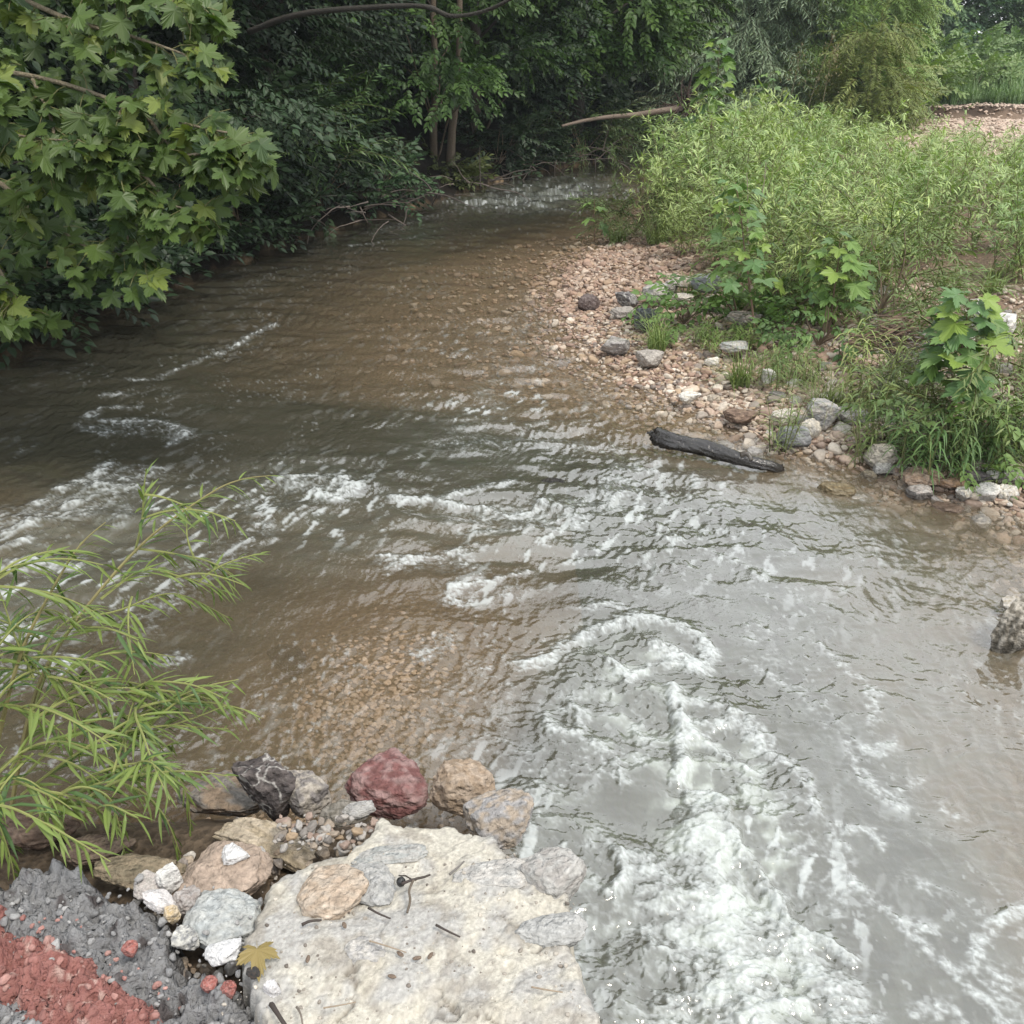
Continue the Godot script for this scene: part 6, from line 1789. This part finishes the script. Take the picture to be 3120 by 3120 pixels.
# ---------------------------------------------------------------- the wooded left bank and the far trees
func woods() -> void:
	var da := Color(0.011, 0.024, 0.011)  # leaf colours darkened to put the left wood's shade into them
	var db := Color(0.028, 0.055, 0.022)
	var t: Node3D
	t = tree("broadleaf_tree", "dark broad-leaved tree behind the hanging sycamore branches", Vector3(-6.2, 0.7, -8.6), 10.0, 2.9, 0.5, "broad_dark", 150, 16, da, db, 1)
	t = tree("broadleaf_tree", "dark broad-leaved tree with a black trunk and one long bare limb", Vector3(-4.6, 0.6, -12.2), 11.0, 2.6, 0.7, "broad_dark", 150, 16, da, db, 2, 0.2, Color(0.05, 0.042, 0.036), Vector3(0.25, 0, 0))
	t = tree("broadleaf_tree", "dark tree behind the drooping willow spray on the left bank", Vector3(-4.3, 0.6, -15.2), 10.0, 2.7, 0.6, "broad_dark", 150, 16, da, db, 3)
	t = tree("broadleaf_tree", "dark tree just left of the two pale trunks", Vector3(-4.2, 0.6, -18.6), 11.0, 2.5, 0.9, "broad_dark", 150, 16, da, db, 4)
	t = tree("twin_trunk_tree", "tree with two pale bare trunks at the left waterline", Vector3(-1.45, 0.35, -19.2), 10.0, 2.3, 1.6, "broad", 110, 16, Color(0.05, 0.1, 0.03), Color(0.085, 0.15, 0.042), 5, 0.07, Color(0.2, 0.16, 0.12))
	var mb := MB.new()
	tube(mb, [Vector3(0.3, -0.2, 0.1), Vector3(0.36, 0.6, 0.1), Vector3(0.5, 1.4, 0.05), Vector3(0.55, 3.0, 0)], 0.085, 0.05, 8, Color(0.2, 0.16, 0.12), 0.2)
	part("trunk", mb.made(M.bark, true), t)
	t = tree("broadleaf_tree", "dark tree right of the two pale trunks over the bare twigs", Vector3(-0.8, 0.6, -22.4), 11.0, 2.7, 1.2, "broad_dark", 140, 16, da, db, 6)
	t = tree("broadleaf_tree", "bright-leaved tree overhanging the bend of the creek", Vector3(1.5, 0.6, -24.8), 11.0, 3.0, 1.95, "broad", 200, 16, Color(0.05, 0.1, 0.028), Color(0.1, 0.17, 0.045), 7, 0.18, Color(0.08, 0.07, 0.06), Vector3(0.15, 0, 0), "", 1.3)
	var back := [Vector3(-8.6, 1.2, -12.0), Vector3(-8.0, 1.3, -16.5), Vector3(-7.0, 1.3, -21.0), Vector3(-4.4, 1.2, -23.5), Vector3(-4.0, 1.3, -28.0), Vector3(-0.8, 1.0, -28.0), Vector3(1.5, 1.0, -30.5), Vector3(-9.4, 1.0, -7.6), Vector3(-10.6, 1.2, -9.6), Vector3(3.0, 1.0, -35.0), Vector3(-2.0, 1.2, -35.0)]
	for k in back.size():
		t = tree("shaded_tree", "shaded tree deep in the wood behind the left bank", back[k], 12.0, 3.6, 0.1, "far_dark", 130, 10, Color(0.013, 0.026, 0.012), Color(0.026, 0.048, 0.02), 20 + k, 0.17, Color(0.05, 0.045, 0.04), Vector3.ZERO, "trees deep in the left wood", 0.75)  # deep shade painted into the leaf and bark colours
	# over and beyond the bend
	t = tree("grey_willow_tree", "tall grey green willow at the bend behind the fallen trunk", Vector3(7.0, 0.7, -31.0), 9.0, 3.1, 0.3, "willow", 380, 15, Color(0.22, 0.30, 0.20), Color(0.32, 0.40, 0.27), 8, 0.16, Color(0.06, 0.055, 0.05), Vector3(-0.1, 0, 0), "", 1.7)
	t = tree("shaded_tree", "black shaded tree closing the far end of the creek", Vector3(5.6, 0.7, -37.0), 10.0, 3.4, 0.1, "far", 130, 10, Color(0.012, 0.022, 0.012), Color(0.024, 0.04, 0.02), 9, 0.17, Color(0.05, 0.045, 0.04), Vector3.ZERO, "", 0.8)
	t = tree("feathery_tree", "yellow green feathery tree leaning right above the thicket", Vector3(9.1, 0.6, -30.0), 9.0, 1.9, 0.3, "feather", 250, 14, Color(0.21, 0.32, 0.10), Color(0.31, 0.43, 0.15), 10, 0.15, Color(0.07, 0.06, 0.05), Vector3(0.08, 0, 0), "", 1.5)
	t = tree("feathery_tree", "small feathery green tree at the foot of the leaning one", Vector3(8.9, 0.6, -26.5), 2.3, 0.8, 0.1, "feather", 50, 14, Color(0.18, 0.225, 0.07), Color(0.24, 0.275, 0.095), 11, 0.05, Color(0.07, 0.06, 0.05), Vector3.ZERO, "", 1.3)
	t = tree("meadow_tree", "blue green tree behind the vine mound on the right", Vector3(19.5, 1.2, -50.0), 12.0, 3.6, 0.2, "far", 240, 12, Color(0.06, 0.115, 0.06), Color(0.10, 0.165, 0.08), 12, 0.2, Color(0.06, 0.055, 0.05), Vector3.ZERO, "", 0.7)
	t = tree("meadow_tree", "pale green round tree at the far right behind the tall grass", Vector3(25.5, 1.6, -50.0), 8.0, 3.6, 0.2, "far", 220, 12, Color(0.13, 0.2, 0.10), Color(0.18, 0.25, 0.125), 13, 0.2, Color(0.06, 0.055, 0.05), Vector3.ZERO, "", 0.7)
	var beyond := [Vector3(12.0, 1.0, -50.0), Vector3(19.0, 1.2, -62.0), Vector3(27.0, 1.2, -66.0), Vector3(35.0, 1.4, -64.0), Vector3(8.0, 1.0, -48.0), Vector3(33.0, 1.4, -52.0), Vector3(42.0, 1.4, -60.0), Vector3(1.0, 1.0, -44.0), Vector3(-6.0, 1.0, -40.0), Vector3(14.0, 1.0, -68.0), Vector3(23.0, 1.0, -74.0), Vector3(4.5, 1.0, -56.0)]
	for k in beyond.size():
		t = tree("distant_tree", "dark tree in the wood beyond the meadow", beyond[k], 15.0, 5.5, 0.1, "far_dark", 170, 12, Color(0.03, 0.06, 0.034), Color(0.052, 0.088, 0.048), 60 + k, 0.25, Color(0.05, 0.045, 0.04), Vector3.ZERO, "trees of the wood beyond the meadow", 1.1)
	# bushes of the left bank
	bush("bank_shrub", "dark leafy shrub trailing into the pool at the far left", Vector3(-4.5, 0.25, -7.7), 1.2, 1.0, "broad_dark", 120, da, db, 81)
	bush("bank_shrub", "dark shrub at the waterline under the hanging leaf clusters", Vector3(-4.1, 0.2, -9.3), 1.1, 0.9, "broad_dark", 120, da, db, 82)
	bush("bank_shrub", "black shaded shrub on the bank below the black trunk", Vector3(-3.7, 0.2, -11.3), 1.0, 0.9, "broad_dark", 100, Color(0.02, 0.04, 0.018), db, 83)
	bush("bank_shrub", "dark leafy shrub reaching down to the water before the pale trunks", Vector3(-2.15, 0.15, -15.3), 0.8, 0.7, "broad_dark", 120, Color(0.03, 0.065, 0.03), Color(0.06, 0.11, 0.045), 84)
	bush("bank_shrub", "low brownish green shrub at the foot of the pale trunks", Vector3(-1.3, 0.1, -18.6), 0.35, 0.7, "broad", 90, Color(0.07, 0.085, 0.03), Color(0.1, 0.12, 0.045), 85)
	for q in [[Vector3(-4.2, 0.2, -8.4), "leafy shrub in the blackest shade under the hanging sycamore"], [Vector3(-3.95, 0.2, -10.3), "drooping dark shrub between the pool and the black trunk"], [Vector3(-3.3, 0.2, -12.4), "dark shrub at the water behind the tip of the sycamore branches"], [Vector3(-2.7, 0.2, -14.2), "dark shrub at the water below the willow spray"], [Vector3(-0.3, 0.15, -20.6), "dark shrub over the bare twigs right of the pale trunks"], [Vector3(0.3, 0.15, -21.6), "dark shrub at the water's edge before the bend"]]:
		bush("bank_shrub", q[1], q[0], rr(0.7, 1.1), 0.85, "broad_dark", 130, Color(0.012, 0.025, 0.012), Color(0.028, 0.052, 0.021), 300 + int(q[0].z * -10.0))  # greens lowered so the bank's shade is part of the colour
	bush("bank_willow", "narrow-leaved willow spray hanging over the dark water", Vector3(-2.75, 0.9, -13.6), 0.9, 0.75, "willow", 70, Color(0.05, 0.1, 0.032), Color(0.1, 0.16, 0.045), 86, "", "shrub", 1.4)
	bush("bank_willow", "low green willow reaching over the riffle at the bend", Vector3(1.5, 0.15, -22.6), 1.0, 1.1, "willow", 130, Color(0.06, 0.1, 0.04), Color(0.11, 0.16, 0.06), 87, "", "shrub", 1.5)
	bush("bank_willow", "second low willow farther round the bend, over the dark water", Vector3(2.7, 0.15, -24.6), 0.8, 0.9, "willow", 90, Color(0.06, 0.1, 0.04), Color(0.1, 0.15, 0.055), 88, "", "shrub", 1.5)
	bush("vine_bush", "olive green vine mound left of the tall meadow grass", Vector3(10.8, 0.7, -31.4), 1.0, 1.2, "broad", 200, Color(0.14, 0.19, 0.07), Color(0.2, 0.245, 0.09), 89, "", "bush", 1.5)
	bush("vine_bush", "brighter vine mound touching the tall meadow grass", Vector3(12.5, 0.95, -34.4), 1.15, 1.3, "broad", 240, Color(0.14, 0.215, 0.065), Color(0.2, 0.27, 0.085), 90, "", "bush", 1.5)
	bush("vine_bush", "low bush at the cut bank under the vine mounds", Vector3(9.6, 0.6, -29.0), 0.7, 1.0, "broad", 130, Color(0.10, 0.15, 0.045), Color(0.15, 0.19, 0.06), 91, "", "bush", 1.3)
	bush("meadow_bush", "pale bush at the near edge of the tall meadow grass", Vector3(15.6, 1.1, -36.0), 1.0, 1.0, "broad", 130, Color(0.17, 0.25, 0.10), Color(0.24, 0.32, 0.13), 93, "", "bush", 1.5)
	bush("meadow_bush", "soft green bush standing in the meadow before the dark wood", Vector3(17.2, 1.5, -42.5), 1.6, 1.8, "broad", 220, Color(0.14, 0.22, 0.09), Color(0.2, 0.28, 0.12), 94, "", "bush", 1.8)
	bush("meadow_bush", "rounded bush behind the meadow grass at the right edge", Vector3(22.0, 1.6, -44.5), 1.5, 1.8, "broad", 220, Color(0.15, 0.23, 0.1), Color(0.21, 0.3, 0.13), 95, "", "bush", 1.8)
	# the long bare limb, fallen wood and twigs
	mb = MB.new()
	tube(mb, smooth_line([Vector3(-2.883, 2.414, -12), Vector3(-2.266, 2.568, -11.6), Vector3(-1.429, 2.622, -11.2), Vector3(-0.868, 2.62, -10.9), Vector3(-0.597, 2.53, -10.7), Vector3(-0.283, 2.56, -10.5), Vector3(-0.03, 2.65, -10.3), Vector3(0.213, 2.775, -10.2)], 5), 0.035, 0.012, 6, Color(0.075, 0.07, 0.062), 0.15)
	tag(part("bare_limb", mb.made(M.bark, true), self), "long bare grey limb reaching across the top of the dark trees", "branch")
	var f := thing("fallen_log", "pale fallen trunk bridging the far bend of the creek", "log")
	mb = MB.new()
	tube(mb, smooth_line([Vector3(0.992, 0.886, -21), Vector3(1.432, 0.967, -21.3), Vector3(1.927, 1.026, -21.5), Vector3(2.54, 1.065, -21.7), Vector3(2.985, 1.121, -21.8), Vector3(3.502, 1.182, -22)], 4), 0.026, 0.065, 8, Color(0.26, 0.205, 0.165), 0.15)
	part("trunk", mb.made(M.bark, true), f)
	mb = MB.new()
	rng.seed = 71
	for k in 40:
		tube(mb, wander(Vector3(3.606, 1.167, -22.1) + rdir() * 0.12, rdir() + Vector3(0, 0.25, 0), rr(0.3, 0.8), 4, Vector3(0, -0.3, 0), 0.2), 0.028, 0.006, 4, Color(0.09, 0.065, 0.055), 0.2)
	part("root_plate", mb.made(M.bark, true), f)
	var tangles := [[Vector3(-0.754, 0.1, -16.97), 1.2, "tangle of bare twigs at the waterline before the pale trunks"], [Vector3(0.356, 0.1, -20.458), 1.6, "tangle of bare grey twigs right of the pale trunks"], [Vector3(-1.557, 0.15, -14.517), 1.1, "tangle of dark roots on the shaded left bank"], [Vector3(1.689, 0.1, -21.472), 1.3, "fallen branches under the low willow at the bend"], [Vector3(-2.102, 0.15, -13.108), 1.0, "bare dark branches over the water below the willow spray"]]
	for k in tangles.size():
		rng.seed = 800 + k
		mb = MB.new()
		for s in 16:
			var dir := Vector3(rr(-1, 1), rr(-0.2, 0.5), rr(-0.3, 0.7))
			var at: Vector3 = tangles[k][0] + Vector3(rr(-0.7, 0.5), rr(0.0, 0.3), rr(-0.3, 0.3))
			tube(mb, wander(at, dir, rr(0.3, 0.8) * tangles[k][1], 6, Vector3(rr(-0.8, 0.8), -0.5, 0), 0.2), rr(0.006, 0.016), 0.003, 4, tint(Color(0.05, 0.04, 0.035), Color(0.13, 0.105, 0.09), 0.3))
		tag(part("fallen_branches", mb.made(M.plain, true), self), tangles[k][2], "branches")
	# grass of the meadow
	rng.seed = 99
	var blade := blades_mesh(0.9, 0.45, 22, Color(0.9, 0.9, 0.9), Color(1.1, 1.1, 1.1), 0.035)
	var where := []
	var cols := []
	for k in 4200:
		var d := rr(33.4, 47.0)
		var x := rr(12.0, 30.0)
		if x < 12.6 + 0.25 * (d - 33.0):
			continue
		where.append(Transform3D(Basis(Vector3.UP, rr(0, TAU)).scaled(Vector3.ONE * rr(0.6, 1.2) * (1.0 + 0.45 * noise.get_noise_2d(x * 0.5 + 9.0, d * 0.5))), Vector3(x, ground_y(x, d), -d)))
		var pt := noise.get_noise_2d(x * 0.35, d * 0.35) + 0.5 * noise.get_noise_2d(x * 1.1, d * 1.1)
		cols.append(tint(Color(0.17, 0.27, 0.11).lerp(Color(0.27, 0.37, 0.19), smoothstep(-0.4, 0.5, pt)), Color(0.22, 0.32, 0.15), 0.15))
	tag(many("tall_grass", blade, where, cols, self), "bright green tall meadow grass above the far gravel", "grass")
	where = []
	cols = []
	for k in 900:
		var d := rr(22.0, 33.0)
		var x := rr(4.8, 11.5)
		if x > 7.5 + 0.3 * (d - 22.0):
			continue
		where.append(Transform3D(Basis(Vector3.UP, rr(0, TAU)).scaled(Vector3.ONE * rr(0.6, 1.0)), Vector3(x, ground_y(x, d), -d)))
		cols.append(tint(Color(0.13, 0.18, 0.06), Color(0.18, 0.22, 0.085), 0.15))
	tag(many("bar_grass", blade, where, cols, self), "rough grass at the back of the bar behind the willows", "grass")

func _ready() -> void:
	var cam := Camera3D.new()
	cam.name = "camera"
	cam.fov = 55.0
	cam.near = 0.05
	cam.far = 500.0
	cam.position = Vector3(0, 2.2, 0)
	cam.rotation_degrees = Vector3(-25, 0, 0)
	add_child(cam)
	cam.current = true
	var sky_m := ProceduralSkyMaterial.new()
	sky_m.sky_top_color = Color(0.90, 0.915, 0.935)
	sky_m.sky_horizon_color = Color(0.93, 0.94, 0.945)
	sky_m.sky_curve = 0.2
	sky_m.ground_bottom_color = Color(0.25, 0.24, 0.2)
	sky_m.ground_horizon_color = Color(0.5, 0.52, 0.5)
	sky_m.sky_energy_multiplier = 1.0
	var sky := Sky.new()
	sky.sky_material = sky_m
	var env := Environment.new()
	env.background_mode = Environment.BG_SKY
	env.sky = sky
	env.tonemap_mode = Environment.TONE_MAPPER_LINEAR
	env.tonemap_exposure = 2.15
	env.sdfgi_enabled = true
	env.ssao_enabled = true
	env.ssil_enabled = true
	env.fog_enabled = true
	env.fog_density = 0.0007
	env.fog_light_color = Color(0.86, 0.9, 0.93)
	var we := WorldEnvironment.new()
	we.name = "air"
	we.environment = env
	add_child(we)
	var sun := DirectionalLight3D.new()
	sun.name = "sun"
	sun.light_energy = 0.45
	sun.light_angular_distance = 14.0
	sun.light_color = Color(1.0, 0.97, 0.92)
	sun.rotation_degrees = Vector3(-58, 40, 0)
	sun.shadow_enabled = true
	add_child(sun)
	noise.noise_type = FastNoiseLite.TYPE_SIMPLEX_SMOOTH
	noise.frequency = 1.0
	noise.fractal_octaves = 2
	fine.noise_type = FastNoiseLite.TYPE_SIMPLEX
	fine.frequency = 1.0
	fine.fractal_octaves = 3
	fine.seed = 9
	cell.noise_type = FastNoiseLite.TYPE_CELLULAR
	cell.frequency = 1.0
	cell.fractal_type = FastNoiseLite.FRACTAL_NONE
	cell.cellular_return_type = FastNoiseLite.RETURN_DISTANCE2_SUB
	materials()
	land()
	creek()
	lobed_kinds()
	woods()
	thicket()
	sycamore()
	near_bank()
	pebbles()
	right_bank()
	right_plants()
	front_willow()
